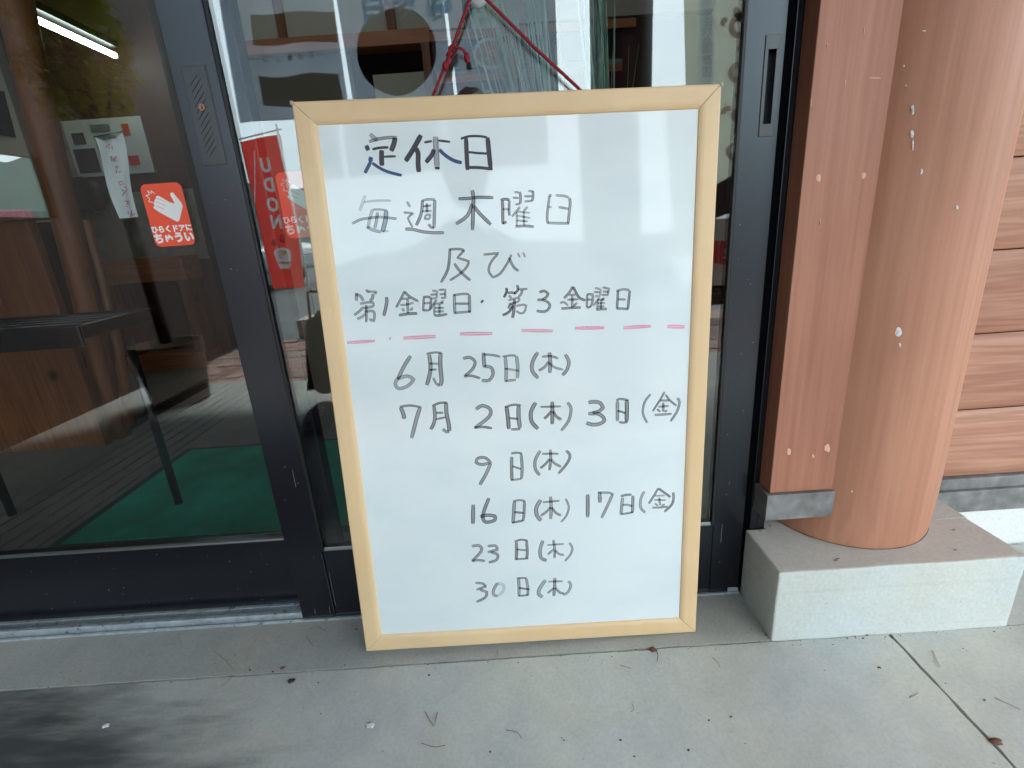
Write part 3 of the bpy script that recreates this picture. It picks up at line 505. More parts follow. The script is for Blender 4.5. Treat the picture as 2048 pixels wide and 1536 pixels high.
def fleck(cx, cy, rx, ry, m, par, fn, name='fleck'):
    pts = []
    for k in range(12):
        a = 2 * math.pi * k / 12; r = rn.uniform(.7, 1.1); p = fn(cx + rx * r * math.cos(a), cy + ry * r * math.sin(a))
        if p is None: return
        pts.append(p)
    c = fn(cx, cy); nrm = (CAM - c).normalized(); q = MB(); cv = q.bm.verts.new(c + nrm * .0012); vs = [q.bm.verts.new(p) for p in pts]
    for k in range(12): q.bm.faces.new((cv, vs[k], vs[(k + 1) % 12]))
    q.build(name, m, par, True)
for cx, cy, rx, ry in ((1825, 220, 4, 11), (1824, 268, 4, 9), (1826, 290, 2, 12), (1843, 343, 3, 7), (1797, 664, 7, 9), (1800, 690, 2, 5), (1914, 415, 3, 4), (1808, 132, 2, 3), (1812, 171, 2, 2), (1848, 62, 5, 2), (1790, 55, 2, 2), (1704, 983, 2, 2)):
    fleck(cx, cy, rx, ry, M['lime'], pi_, on_pillar)
cp = thing('casing_plank', (.5, .07, .245), 'flat reddish brown plank set between the door frame and the pillar', 'plank')
MB().box(.4405, .556, .060, .0985, .2455, 2.44, .0015).build('plank', M['casing'], cp)
MB().box(.444, .60, .0985, .13, .20, 2.44).build('backing', M['darkwood'], cp)
for px, py, r in ((1637, 356, 6), (1727, 351, 5), (1578, 903, 5), (1655, 897, 6), (1626, 912, 3)):
    fleck(px, py, r, r * 1.45, M['plug'], cp, lambda a, b: at(a, b, 'y', .0594), 'filled_screw_hole')
for px, py, r, h in ((1622, 205, 1.2, 9), (1690, 165, 1, 7), (1750, 156, 14, 1.5), (1640, 445, 1.2, 8), (1728, 60, 1.5, 8), (1655, 90, 1, 6)):
    fleck(px, py, r, h, M['plug'], cp, lambda a, b: at(a, b, 'y', .0596), 'scratch')
zf = thing('corner_flashing', (.49, .06, .19), 'short weathered grey metal flashing wrapped under the casing plank', 'flashing')
MB().box(.4335, .5535, .0535, .0592, .1935, .2445, .001).build('front_plate', M['zinc'], zf)
MB().box(.4335, .4365, .0593, .0985, .1945, .2445).build('side_plate', M['zinc'], zf)
MB().box(.4366, .553, .0593, .0984, .2385, .2445).build('top_plate', M['zinc'], zf)

wl = thing('plank_wall', (1.3, .22, 0), 'reddish wall of wide horizontal planks right of the round pillar', 'wall')
z = .1655
for i in range(13):
    h = .1552 if i else .150; m = MB(); bm = m.bm; nx = 30; prof = [(0, .207), (.006, .2025), (.03, .2003), (.075, .1995), (.12, .2003), (h - .008, .2028), (h - .0015, .208)]
    rn2 = random.Random(i * 5 + 1)
    rows_ = []
    for dz, y in prof:
        row = []
        for k in range(nx + 1):
            t = k / nx; x = .862 + t * t * 2.2
            if k == 0: x = .872 + .012 * (1 - math.sin(math.pi * min(1, max(0, dz / h))) * 1.5)
            row.append(bm.verts.new((x, y + .0008 * noise.noise(Vector((x * 6, i * 3.3, dz * 30))), z + dz)))
        rows_.append(row)
    for a, b in zip(rows_, rows_[1:]):
        for k in range(nx): bm.faces.new((a[k], a[k + 1], b[k + 1], b[k])).smooth = True
    m.build('plank', M['plank'], wl)
    z += h + .0008
MB().box(.80, 3.1, .2145, .26, .10, 2.44).build('backing', M['crack'], wl)
fl = thing('wall_flashing', (1.2, .2, .09), 'long two step weathered grey metal flashing below the plank wall', 'flashing')
MB().box(.79, 3.1, .1885, .2135, .088, .138, .0012).build('lower_step', M['zinc'], fl)
MB().box(.79, 3.1, .1965, .2135, .1385, .1635, .0012).build('upper_step', M['zinc'], fl)
MB().box(.8387, 3.1, .1935, .26, -.1, .0875).build('foundation_wall', M['found'])
tag(bpy.data.objects['foundation_wall'], 'white painted foundation wall below the flashing, far right', 'wall')

# ================================================================ DOOR FRAME AND SLIDING DOORS
df = thing('door_frame', (.44, .13, 0), 'dark bronze aluminium door frame with jamb, head and sill track', 'door frame')
q = MB(); q.box(.4312, .4435, .0995, .20, -.001, 2.10, .001); q.box(.4445, .4585, .100, .20, .0, 2.1); q.build('jamb', M['alu_dark'], df)
MB().box(.4182, .4311, .126, .20, .0, 2.06).build('jamb_groove', M['alu_black'], df)
MB().box(-2.05, .4311, .0995, .20, 2.0605, 2.12, .001).build('head', M['alu_dark'], df)
q = MB(); q.box(-2.04, .4181, .0945, .0985, .0002, .0045); q.box(-2.04, -.4575, .1045, .1135, .0002, .0155, .0012); q.box(-2.04, -.4575, .1138, .1345, .0002, .0085); q.box(-2.04, .4181, .1348, .20, .0002, .0095); q.box(.398, .4181, .0985, .1045, .0002, .012, .001)
q.build('sill_track', M['alu'], df)
def door(name, label, x0, x1, yf, zf_, sash_l, sash_r, rail_top, gy, handle, lock, sl_right_only=False):
    d = thing(name, ((x0 + x1) / 2, yf, 0), label, 'sliding door', 'sliding glass doors of the shop')
    ZT = 2.055; D = .033
    # left stile
    q = MB(); q.box(x0, x0 + sash_l, yf, yf + D, zf_, ZT, .0012); q.build('stile', M['alu_dark'], d)
    if handle:      # right stile, hollow where the finger pull sits
        hx0, hx1, hz0, hz1 = handle; q = MB(); a, b = x1 - sash_r, x1
        q.box(a, b, yf, yf + D, zf_, hz0); q.box(a, b, yf, yf + D, hz1, ZT); q.box(a, hx0, yf, yf + D, hz0, hz1); q.box(hx1, b, yf, yf + D, hz0, hz1); q.build('stile', M['alu_dark'], d)
        hp = thing('tmp', (0, 0, 0), None, None); bpy.data.objects.remove(hp)
        fx0, fx1, fz0, fz1 = hx0 - .0045, hx1 + .0045, hz0 - .017, hz1 + .018
        q = MB(); y0, y1 = yf - .0018, yf - .0002
        q.box(fx0, fx1, y0, y1, fz0, hz0, .0004); q.box(fx0, fx1, y0, y1, hz1, fz1, .0004); q.box(fx0, hx0, y0, y1, hz0, hz1); q.box(hx1, fx1, y0, y1, hz0, hz1)
        hb = q.build('finger_pull', M['plate'], d)
        q = MB(); q.box(hx0, hx1, yf + .012, yf + .014, hz0, hz1); q.build('pull_recess', M['alu_dark'], hb)
    else:
        q = MB(); q.box(x1 - sash_r, x1, yf, yf + D, zf_, ZT, .0012); q.build('stile', M['alu_dark'], d)
    gx0, gx1 = x0 + sash_l, x1 - sash_r
    q = MB(); q.box(gx0 + .0012, gx1, yf + .0016, yf + D - .002, zf_, rail_top, .001); q.build('bottom_rail', M['alu_dark'], d)
    q = MB(); q.box(gx0, gx1, yf + .0016, yf + D - .002, 1.97, ZT, .001); q.build('top_rail', M['alu_dark'], d)
    q = MB(); q.prism([(gx0 + .005, yf + .0018, rail_top + .0002), (gx0 + .005, gy - .0032, rail_top + .0002), (gx0 + .005, gy - .0032, rail_top + .006), (gx0 + .005, yf + .003, rail_top + .0035)], (gx1 - gx0 - .010, 0, 0)); q.build('glazing_bead', M['bead'], d)
    for a, b in ((gx0 + .0002, gx0 + .0045), (gx1 - .0045, gx1 - .0002)): MB().box(a, b, yf - .0003, gy - .0032, rail_top, 1.97, .001).build('gasket', M['alu_black'], d)
    MB().box(gx0 + .004, gx1 - .004, gy - .003, gy + .003, rail_top - .004, 1.975).build('glass_pane', M['glass'], d)
    if lock:
        a, b, c, e = lock; cy_ = yf - .0002
        q = MB(); q.box(a, b, cy_ - .0012, cy_, c, e, .0005); q.box(a - .0012, b + .0012, cy_ - .0004, cy_ + .0001, c - .0012, e + .0012); lp = q.build('lock_plate', M['plate'], d)
        q = MB(); n = 22
        for k in range(n):
            zc = c + .018 + (e - c - .036) * k / (n - 1); s = .0065; y = cy_ - .0016; w = .0008
            xa = a + .008 + (0 if k % 2 else .004); xb = xa + .013
            q.prism([(xa, y, zc - s), (xa + .0002, y, zc - s + w), (xb, y, zc + s + w), (xb, y, zc + s)], (0, .0012, 0))
        q.build('diagonal_ribs', M['alu_black'], lp)
        q = MB(); cx, cz = (a + b) / 2 + .0005, (c + e) / 2 + .012
        q.tube([(cx, cy_ - .0026, cz), (cx, cy_ - .0010, cz)], .0046, 20); ky = q.build('key_cylinder', M['keyhole'], lp)
        MB().box(cx - .0006, cx + .0012, cy_ - .0031, cy_ - .0025, cz - .0028, cz + .0022).build('key_slot', M['blackp'], lp)
    return d
door1 = door('sliding_door', 'front sliding glass door behind the whiteboard, with pull and lock plate', -.457, .418, .10, .004, .066, .056, .158, GF, (.3945, .4065, .847, .943), (-.4405, -.4065, .845, .974))
door2 = door('sliding_door', 'rear sliding glass door on the left, a wide clear pane', -1.24, -.372, .1365, .012, .066, .05, .164, GB, None, None)
door3 = door('sliding_door', 'front sliding glass door at the far left end of the entrance', -2.04, -1.178, .10, .016, .066, .056, .158, GF, None, None)
# scratch line down the seam of the front door
MB().box(-.3915, -.3905, .0992, .1000, .012, .152).build('bright_seam', M['bead'], door1)

rn = random.Random(31); q = MB()
for i in range(70):
    r = rn.random()
    if r < .4: x, z, y = rn.uniform(-1.05, -.47), rn.uniform(.02, .16), .1362
    elif r < .6: x, z, y = rn.uniform(-.45, -.395), rn.uniform(.02, 1.0) ** 1.5, .0997
    elif r < .8: x, z, y = rn.uniform(.37, .412), rn.uniform(.03, .8) ** 1.3, .0997
    else: x, z, y = rn.uniform(-1.0, -.46), .168 + abs(rn.gauss(0, .02)), GB - .0034
    s = rn.uniform(.0004, .0013); q.blob((x, y, z), (s, .0002, s * rn.uniform(.5, 1.3)), 1, .6)
for x, z0, z1 in ((-.386, .03, .11), (-.40, .012, .03), (-.43, .014, .026), (-.412, .30, .335), (.385, .245, .252), (.377, .12, .16)): q.prism([(x, .0996, z0), (x + .0007, .0996, z0), (x + .0012, .0996, z1), (x + .0007, .0996, z1)], (0, .0002, 0))
o = q.build('dust_specks', mat('dust', (.22, .22, .21), .9), door1); tag(o, kind='stuff')
def sticker(parent, x0, x1, z0, z1, y):
    w, h = x1 - x0, z1 - z0; cx, cz = (x0 + x1) / 2, (z0 + z1) / 2; r = w * .14
    pts = []
    for (ax, az, a0) in ((x1 - r, z1 - r, 0), (x0 + r, z1 - r, 90), (x0 + r, z0 + r, 180), (x1 - r, z0 + r, 270)):
        for k in range(7): a = math.radians(a0 + 15 * k); pts.append((ax + r * math.cos(a), y, az + r * math.sin(a)))
    s = MB().prism(pts, (0, .0004, 0)).build('warning_sticker', M['orange'], parent); s['label'] = 'orange red sticker with a white hand and white kana'
    yy = y - .0003
    P = lambda u, v: (x0 + u * w, yy, z1 - v * h)
    # hand outline in sticker coordinates (u right, v down)
    hand = [(.40, .19), (.62, .30), (.74, .33), (.68, .19), (.70, .155), (.76, .155), (.90, .32), (.91, .38), (.74, .60), (.68, .615), (.33, .455), (.20, .38), (.20, .35), (.24, .345), (.22, .30), (.26, .28), (.27, .25), (.30, .24), (.33, .195)]
    hm = MB(); hm.prism([P(*q) for q in hand], (0, .0002, 0))
    for st in ([(.33, .22), (.52, .29)], [(.30, .28), (.50, .345)], [(.27, .345), (.45, .40)]): hm.strip([Vector(P(*q)) for q in st], .0007, (0, -1, 0), 1, .0001)
    for st in ([(.10, .12), (.19, .155)], [(.10, .19), (.19, .20)], [(.08, .26), (.17, .25)], [(.20, .08), (.24, .15)], [(.29, .08), (.29, .15)]): pass
    zig = [(.32, .16), (.25, .10), (.24, .15), (.16, .095), (.18, .165), (.09, .17), (.17, .225), (.12, .27), (.23, .285)]
    for p, q in zip(zig, zig[1:]): hm.strip([Vector(P(*p)), Vector(P(*q))], .0011, (0, -1, 0), 0, 0, False)
    hm.build('hand_symbol', [M['white'], M['orange']], s)
    put_text('lettering', 'ひらくドアに', .0112, (cx, yy, z0 + h * .275), M['white'], s, 0, .0006, 1)
    put_text('lettering', 'ちゅうい', .0165, (cx, yy, z0 + h * .125), M['white'], s, 0, .0009, 1)
a, b = at(288, 366, 'y', GB - .0035), at(386, 482, 'y', GB - .0035)
sticker(door2, -.573, -.507, .734, .830, GB - .0036)
sticker(door1, -.343, -.279, .733, .830, GF + .0040)

# ================================================================ THE WHITEBOARD
t_, y_, r_ = -.0737, .0164, .0230
BW = Matrix.Translation((0, 0, .0082)) @ Matrix.Rotation(y_, 4, 'Z') @ Matrix.Rotation(t_, 4, 'X') @ Matrix.Rotation(r_, 4, 'Y')
wb = thing('whiteboard', (0, 0, 0), 'whiteboard in a pale wooden frame with handwritten closing days, leaning on the door', 'whiteboard')
wb.matrix_world = BW; bpy.context.view_layer.update()
def bl(name, mb, m, par=wb, sm=False): return link(name, mb.mesh(name), m, par, sm, world=False)
FW, HX, HZ, TH = .0305, .300, .900, .0165
bl('board_panel', MB().box(-HX + .02, HX - .02, .0045, .010, .02, HZ - .02), M['enamel'])
# four mitred frame rails: a shallow rounded section swept along each side
sec = [(0, TH), (0, .0022), (.0006, .0008), (.0022, 0), (.012, -.0002), (.0215, .0), (.0255, .0007), (.0290, .0024), (FW, .0046), (FW, TH)]
def rail(a, b, inward, gap=.0005):
    """a,b: outer corners; the section runs inward and the ends are cut at 45 degrees"""
    a, b, n = Vector(a), Vector(b), Vector(inward); t = (b - a).normalized(); q = MB(); A = []; B = []
    for u, y in sec:
        off = n * u + Vector((0, y, 0)); A.append(q.bm.verts.new(a + t * (u + gap) + off)); B.append(q.bm.verts.new(b - t * (u + gap) + off))
    k = len(sec)
    for i in range(k): q.bm.faces.new((A[i], B[i], B[(i + 1) % k], A[(i + 1) % k]))
    q.bm.faces.new(A[::-1]); q.bm.faces.new(B); bmesh.ops.recalc_face_normals(q.bm, faces=q.bm.faces); bl('frame_rail', q, M['frame'])
rail((-HX, 0, HZ), (HX, 0, HZ), (0, 0, -1)); rail((-HX, 0, 0), (HX, 0, 0), (0, 0, 1)); rail((-HX, 0, 0), (-HX, 0, HZ), (1, 0, 0)); rail((HX, 0, 0), (HX, 0, HZ), (-1, 0, 0))
q = MB(); q.box(-HX + .003, HX - .003, .011, TH - .001, .003, HZ - .003); bl('back_panel', q, M['crack'])
for sx_ in (-1, 1):      # little worn corner caps at the top
    q = MB(); q.box(sx_ * HX - .002, sx_ * HX + .002, -.0009, .003, HZ - .004, HZ + .001, .0008); bl('corner_cap', q, M['cream'])
for k, strokes in WRITING.items():
    # strokes that overlap along the line belong to one character
    it = sorted(strokes, key=lambda s: min(s[2::2])); groups = []; right = None
    for s in it:
        a_, z_ = min(s[2::2]) - s[0] / 2, max(s[2::2]) + s[0] / 2
        if right is None or a_ > right + 2: groups.append([]); right = z_
        groups[-1].append(s); right = max(right, z_)
    for gi, grp in enumerate(groups):
        q = MB(); q.bm.loops.layers.uv.new('UVMap'); dl = q.bm.verts.layers.float.new('ink_load')
        rj = random.Random(gi * 7 + k)
        for j, s in enumerate(grp):
            w, d, f = s[0] / 10000, (s[1] % 200) / 100, s[2:]
            before = len(q.bm.verts)
            q.strip([Vector((f[i] / 10000, .0045, f[i + 1] / 10000)) for i in range(0, len(f), 2)], w, (0, -1, 0), int(s[1] > 200), .00012 + (j % 9) * .00002)
            q.bm.verts.ensure_lookup_table(); dd = d * (1.45 if d > .7 else 1.04) * rj.uniform(.86, 1.1)
            for v in q.bm.verts[before:]: v[dl] = dd
        o = bl('marker_dash' if k == 11 else 'handwritten_character', q, M['inkred'] if k == 11 else [M['ink'], M['inkblue']])
        if k == 1: o['label'] = 'bold black heading character'
# the hook and the red cord
hk = thing('suction_hook', at(955, -6, 'y', .108), 'white suction hook on the glass holding the red cord', 'hook')
c = at(955, -10, 'y', .112)
q = MB(); q.tube([(c.x, .1148, c.z), (c.x, .1125, c.z), (c.x, .108, c.z)], [.015, .014, .006], 24); q.build('suction_cup', M['white'], hk)
q = MB(); h0 = at(955, -4, 'y', .095); q.tube([(c.x, .108, c.z), (c.x, .098, c.z), (h0.x, .0935, h0.z - .0005), (h0.x, .090, h0.z + .0035)], .0026, 10); q.build('hook_arm', M['white'], hk)
cdv = MB(); yc = .094; ct = at(955, -9, 'y', yc)
la, lb = at(866, 192, 'y', .088), at(1163, 182, 'y', .088); kn = at(903, 100, 'y', .0925)
cdv.tube([(la.x, .090, la.z - .012), la, kn, at(938, 2, 'y', yc), (ct.x - .004, yc, ct.z + .001), (ct.x + .004, yc, ct.z + .001), at(976, 2, 'y', yc), at(1070, 96, 'y', .091), lb, (lb.x + .006, .090, lb.z - .012)], .0023, 8)
cdv.tube([at(901, 104, 'y', .089), at(897, 122, 'y', .088), at(893, 138, 'y', .089)], [.0022, .0032, .0036], 8)
cdv.blob(at(891, 133, 'y', .088), (.0045, .004, .0068), 2, .3)
cdv.tube([at(902, 100, 'y', .088), at(912, 94, 'y', .086), at(925, 98, 'y', .086), at(933, 108, 'y', .087)], [.0022, .002, .002, .0026], 8)
cdv.blob(at(934, 116, 'y', .087), (.0042, .004, .0068), 2, .3)
cdv.blob(kn + Vector((0, -.003, 0)), (.0045, .004, .0055), 2, .3); cdv.tube([at(893, 112, 'y', .087), at(903, 96, 'y', .0855), at(911, 106, 'y', .087), at(900, 116, 'y', .088)], .002, 8)
tag(cdv.build('red_cord', M['cord']), 'knotted red cord hanging the whiteboard from the hook', 'cord')

# ================================================================ LITTER ON THE CONCRETE
def needle(pts, r, m, lab):
    P = [at(x, y, 'z', .0012) for x, y in pts]
    for i, p in enumerate(P): p.z = .0009 + .0012 * (i % 2)
    o = MB().tube(smooth(P), r, 5).build('pine_needle', M[m])
    return tag(o, lab, 'needle', 'dry needles and stalks on the concrete')
NEEDLES = (([(850, 1423), (868, 1453), (875, 1424)], 'twig'), ([(425, 1302), (445, 1318), (465, 1338)], 'deadgreen2'), ([(443, 1373), (468, 1352), (455, 1352)], 'twig'), ([(1265, 1408), (1268, 1418), (1262, 1424)], 'twig'), ([(1012, 1460), (1034, 1465), (1043, 1476)], 'twig'),
               ([(612, 1272), (626, 1293)], 'twig'), ([(630, 1250), (650, 1262)], 'twig'), ([(1425, 1315), (1435, 1325), (1440, 1334)], 'twig'), ([(1556, 1170), (1569, 1207)], 'twig'), ([(1865, 1300), (1880, 1335)], 'deadgreen2'), ([(1990, 1395), (2040, 1420)], 'twig'), ([(843, 1486), (868, 1495), (890, 1490)], 'twig'), ([(995, 1302), (997, 1312)], 'deadgreen2'), ([(1310, 1296), (1316, 1310), (1314, 1322)], 'leafd'), ([(1820, 1395), (1835, 1388)], 'twig'), ([(1240, 1330), (1262, 1338)], 'twig'))
NL = ['V shaped pair of needles on the concrete in front of the board', 'pale curved stalk crossing the floor joint left of the board', 'small bent needle beside the pale stalk left of the board', 'short hooked needle in front of the right half of the board', 'thin needle in front of the board centre, below the hooked one', 'short straight needle close to the door sill', 'faint needle beside the left foot of the whiteboard', 'dark curved needle between the board and the plinth', '', 'pale needle on the concrete right of the floor crack', 'long thin needle at the far right edge of the floor', 'wide flat bent needle near the bottom of the picture', 'tiny upright pale stalk just under the board', 'rust brown stalk hanging under the right end of the board', 'short dark needle right of the floor crack, near the plinth', 'short needle on the joint line under the right half of the board']
for (pts, m), lab in zip(NEEDLES, NL):
    if lab: needle(pts, .0006 if m != 'twig' else .00045, m, lab)
def crumb(px, py, s, m, name, label, cat, grp=None, flat=.4):
    p = at(px, py, 'z', .001); o = MB().blob((p.x, p.y, s * flat * .8), (s, s * .7, s * flat), 2, .7).build(name, M[m], None, True); return tag(o, label, cat, grp)
crumb(583, 1362, .0062, 'blackp', 'seed_pod', 'dark oval seed pod lying left of the whiteboard foot', 'seed pod')
crumb(565, 1336, .0042, 'leafd', 'seed_pod', 'small reddish seed pod on the joint line', 'seed pod')
crumb(1306, 1300, .006, 'leafd', 'dead_leaf', 'curled rust coloured leaf under the right end of the board', 'leaf')
crumb(740, 1450, .0075, 'lime', 'bird_dropping', 'round white bird dropping in front of the board', 'dropping', None, .12)
crumb(212, 1450, .006, 'lime', 'bird_dropping', 'white streaked bird dropping on the dark patch', 'dropping', None, .12)
crumb(1992, 1484, .007, 'leafd', 'dead_leaf', 'small brown leaf stuck in the floor crack', 'leaf')
rn = random.Random(11); CR = MB()
for px, py in ((713, 1258), (690, 1330), (982, 1503), (1268, 1512), (1225, 1313), (1240, 1480), (1415, 1440), (1461, 1433), (1240, 1303), (545, 1343), (500, 1340), (1712, 1272), (1725, 1276), (1735, 1270), (1518, 1245), (1524, 1262), (1530, 1270), (1500, 1205), (1490, 1195), (1505, 1192), (1970, 1400), (1925, 1297), (1650, 1340), (120, 1345), (150, 1362), (1035, 1325), (860, 1350), (635, 1365), (1130, 1480), (1380, 1500), (470, 1310), (1760, 1335), (1890, 1366)):
    p = at(px + rn.uniform(-3, 3), py, 'z', .001); s = rn.uniform(.0012, .0028); CR.blob((p.x, p.y, s * .4), (s, s * .7, s * .5), 1, .7, rn.randrange(3))
for px, py in ((1677, 1118), (1673, 1121), (1907, 1060), (1795, 1083), (1910, 1100), (1540, 1052), (1530, 1058), (1520, 1062)):
    p = at(px, py, 'z', .146); CR.blob((p.x, p.y, .1465), (rn.uniform(.002, .004), .0013, .001), 2, .7, 0)
for i in range(260):   # sand and grit gathered along the joints, the plinth and over the floor
    r = rn.random()
    if r < .35: x, y = rn.uniform(-1.1, .42), -.0245 + rn.gauss(0, .004)
    elif r < .5: x, y = rn.uniform(.40, .43), rn.uniform(-.03, .095)
    elif r < .62: x, y = rn.uniform(.42, .84), -.0275 - abs(rn.gauss(0, .004))
    else: x, y = rn.uniform(-1.1, 1.1), rn.uniform(-.35, .09)
    if x > .42 and y > -.026: continue
    s = rn.uniform(.0004, .0013); CR.blob((x, y, s * .4), (s, s * .8, s * .6), 1, .7, rn.randrange(3))
tag(CR.build('grit', [M['twig'], M['blackp'], M['leafd']]), 'grit and crumbs of dirt scattered on the concrete', 'dirt', None, 'stuff')

# ================================================================ INSIDE THE SHOP
dm = thing('door_mat', (-.5, .7, 0), 'green ribbed door mat lying inside the entrance', 'mat')
MB().box(-1.225, .36, .425, 1.0, .0005, .0085, .002).build('pile', M['mat'], dm)
q = MB(); q.box(-1.255, .39, .40, .4245, .0005, .006, .002); q.box(-1.255, .39, 1.0005, 1.02, .0005, .006, .002); q.box(-1.255, -1.2255, .4245, 1.0, .0005, .006, .002); q.box(.3605, .39, .4245, 1.0, .0005, .006, .002); q.build('rubber_edge', mat('dark green rubber', (.008, .05, .03), .6), dm)
fg = thing('floor_grating', (-1.5, .8, 0), 'grey slatted floor strip running beside the green mat', 'grating')
for i in range(6):
    x = -1.60 + i * .055; MB().box(x, x + .040, .34, 2.2, .0005, .007, .002).build('slat', M['infloor'], fg)
# room shell
rm = thing('shop_room', (-.8, 2.4, 0), 'dim shop interior with brown and cream walls seen through the doors', 'room')
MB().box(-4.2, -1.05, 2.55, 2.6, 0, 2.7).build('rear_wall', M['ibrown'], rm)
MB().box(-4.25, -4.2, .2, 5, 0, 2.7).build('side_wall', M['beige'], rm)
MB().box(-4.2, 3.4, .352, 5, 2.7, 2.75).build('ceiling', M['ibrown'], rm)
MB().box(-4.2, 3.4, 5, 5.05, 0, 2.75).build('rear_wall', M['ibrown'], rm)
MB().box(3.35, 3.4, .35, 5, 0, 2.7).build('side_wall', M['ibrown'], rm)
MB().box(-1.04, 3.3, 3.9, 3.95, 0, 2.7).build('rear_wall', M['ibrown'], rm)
fw = thing('front_wall', (-3, .2, 0), 'dark wall beside and above the doors', 'wall')
MB().box(-4.2, -2.06, .205, .35, -.1, 2.54).build('wall_board', M['darkwood'], fw); MB().box(-2.05, .46, .12, .35, 2.121, 2.54).build('wall_board', M['darkwood'], fw); MB().box(.4605, 4.2, .27, .35, -.1, 2.54).build('wall_board', M['darkwood'], fw)
# left: beige partition, curved log, knotty counter front, metal rack
bp_ = thing('beige_partition', (-2.1, 1.35, 0), 'beige plaster partition behind the log post', 'partition')
a = at(-60, 0, 'y', 1.35); b = at(112, 440, 'y', 1.35)
MB().box(-3.2, -1.74, 1.33, 1.37, .86, 2.6).build('panel', M['beige'], bp_)
pa, pb = at(0, 190, 'y', 1.325), at(26, 275, 'y', 1.325); MB().prism([at(-60, 178, 'y', 1.325), at(6, 182, 'y', 1.325), at(30, 275, 'y', 1.325), at(-60, 262, 'y', 1.325)], (0, .004, 0)).build('dark_notice', M['iblack'], bp_)
lg = thing('log_post', (-1.6, 1.22, 0), 'slightly crooked orange brown log post inside the left door', 'post')
q = MB(); q.tube([at(18, -60, 'y', 1.22), at(42, 60, 'y', 1.22), at(78, 220, 'y', 1.22), at(130, 430, 'y', 1.22), at(172, 600, 'y', 1.22), at(205, 745, 'y', 1.22), (-1.66, 1.22, 0)], [.050, .049, .048, .045, .043, .042, .042], 20); q.build('log', M['inwood'], lg)
q = MB(); q.tube([at(172, 440, 'y', 1.16), at(205, 560, 'y', 1.16), at(238, 700, 'y', 1.16), at(258, 850, 'y', 1.16)], [.012, .014, .016, .018], 12); q.build('slim_log', M['inwood'], lg)
kc = thing('counter_front', (-2.1, 1.15, 0), 'knotty orange timber counter front inside the left door', 'counter')
for i in range(5):
    x1 = -1.64 - i * .19; MB().box(x1 - .188, x1, 1.12, 1.15, 0, .855, .002).build('board', M['inwood'], kc)
MB().box(-2.62, -1.62, 1.09, 1.19, .8555, .885, .003).build('top_board', M['inwood'], kc)
rk = thing('metal_rack', (-1.15, .5, 0), 'low black metal rack of round bars inside the left door', 'rack')
yr = .52
for i in range(6):
    y = .38 + i * .045; a = Vector((-1.75, y, .575)); MB().tube([a, (-.955 - .0 * i, y, .575)], .005, 8).build('bar', M['steel'], rk)
MB().box(-1.75, -.945, .372, .380, .535, .583, .002).build('edge_bar', M['steel'], rk); MB().box(-.952, -.944, .38, .62, .552, .583, .002).build('edge_bar', M['steel'], rk); MB().box(-1.75, -.945, .62, .628, .552, .583, .002).build('edge_bar', M['steel'], rk)
l0, l1 = at(272, 690, 'y', .62), at(338, 900, 'y', .62)
MB().tube([(-1.02, .60, .55), (-1.02, .60, .0)], .011, 10).build('leg', M['steel'], rk); MB().tube([(-1.52, .60, .55), (-1.52, .60, 0)], .011, 10).build('leg', M['steel'], rk)
# back of the room: framed notices, desk, black cupboard
def sheet(name, quad, y, m, label, cat, d=.012, grp=None):
    p = [at(a, b, 'y', y) for a, b in quad]; x0 = min(q.x for q in p); x1 = max(q.x for q in p); z0 = min(q.z for q in p); z1 = max(q.z for q in p)
    return x0, x1, z0, z1
Y2 = 2.53
fr = thing('framed_poster', at(205, 295, 'y', Y2), 'white framed poster with ink picture on the brown rear wall', 'poster')
x0, x1, z0, z1 = sheet('', [(118, 243), (282, 240), (140, 348), (298, 345)], Y2, None, '', '')
q = MB(); q.box(x0, x1, Y2, Y2 + .015, z0, z1); q.build('sheet', M['paper'], fr)
def rectP(y, u0, v0, u1, v1, m, par, name='picture', t=.004):
    return MB().box(x0 + (x1 - x0) * u0, x0 + (x1 - x0) * u1, y - t, y - .0005, z1 - (z1 - z0) * v1, z1 - (z1 - z0) * v0).build(name, M[m], par)
rectP(Y2, .13, .5, .38, .93, 'iblack', fr); rectP(Y2, .42, .3, .66, .9, 'greypaper', fr); rectP(Y2, .16, .22, .30, .42, 'blackp', fr); rectP(Y2, .40, .10, .62, .22, 'greypaper', fr); rectP(Y2, .76, .12, .84, .32, 'red', fr); rectP(Y2, .74, .68, .86, .85, 'red', fr); rectP(Y2, .02, .02, .09, .98, 'greypaper', fr)
nb = thing('notice_panel', at(260, 470, 'y', Y2), 'grey panel of pinned notices above the desk', 'notice board')
x0, x1, z0, z1 = sheet('', [(160, 392), (330, 392), (215, 520), (372, 520)], Y2, None, '', '')
MB().box(x0, x1 + .25, Y2, Y2 + .012, z0, z1).build('panel', M['greypaper'], nb)
for u0, v0, u1, v1, mm in ((.05, .05, .3, .45, 'paper'), (.55, .5, .8, .95, 'paper'), (.35, .1, .6, .4, 'beige'), (.1, .55, .45, .95, 'beige')): rectP(Y2, u0, v0, u1, v1, 'greypaper' if mm == 'paper' else 'beige', nb, 'notice')
q = MB(); q.blob(at(172, 392, 'y', 2.45), (.13, .06, .10), 3, .25); tag(q.build('black_bag', M['iblack'], None, True), 'rounded black bag on the rear wall below the framed poster', 'bag')
ds = thing('desk', at(310, 640, 'y', 2.3), 'low timber desk with a dark knee hole at the back', 'desk')
x0, z1 = at(205, 520, 'y', 2.38).x, at(205, 522, 'y', 2.38).z; x1 = at(372, 520, 'y', 2.38).x
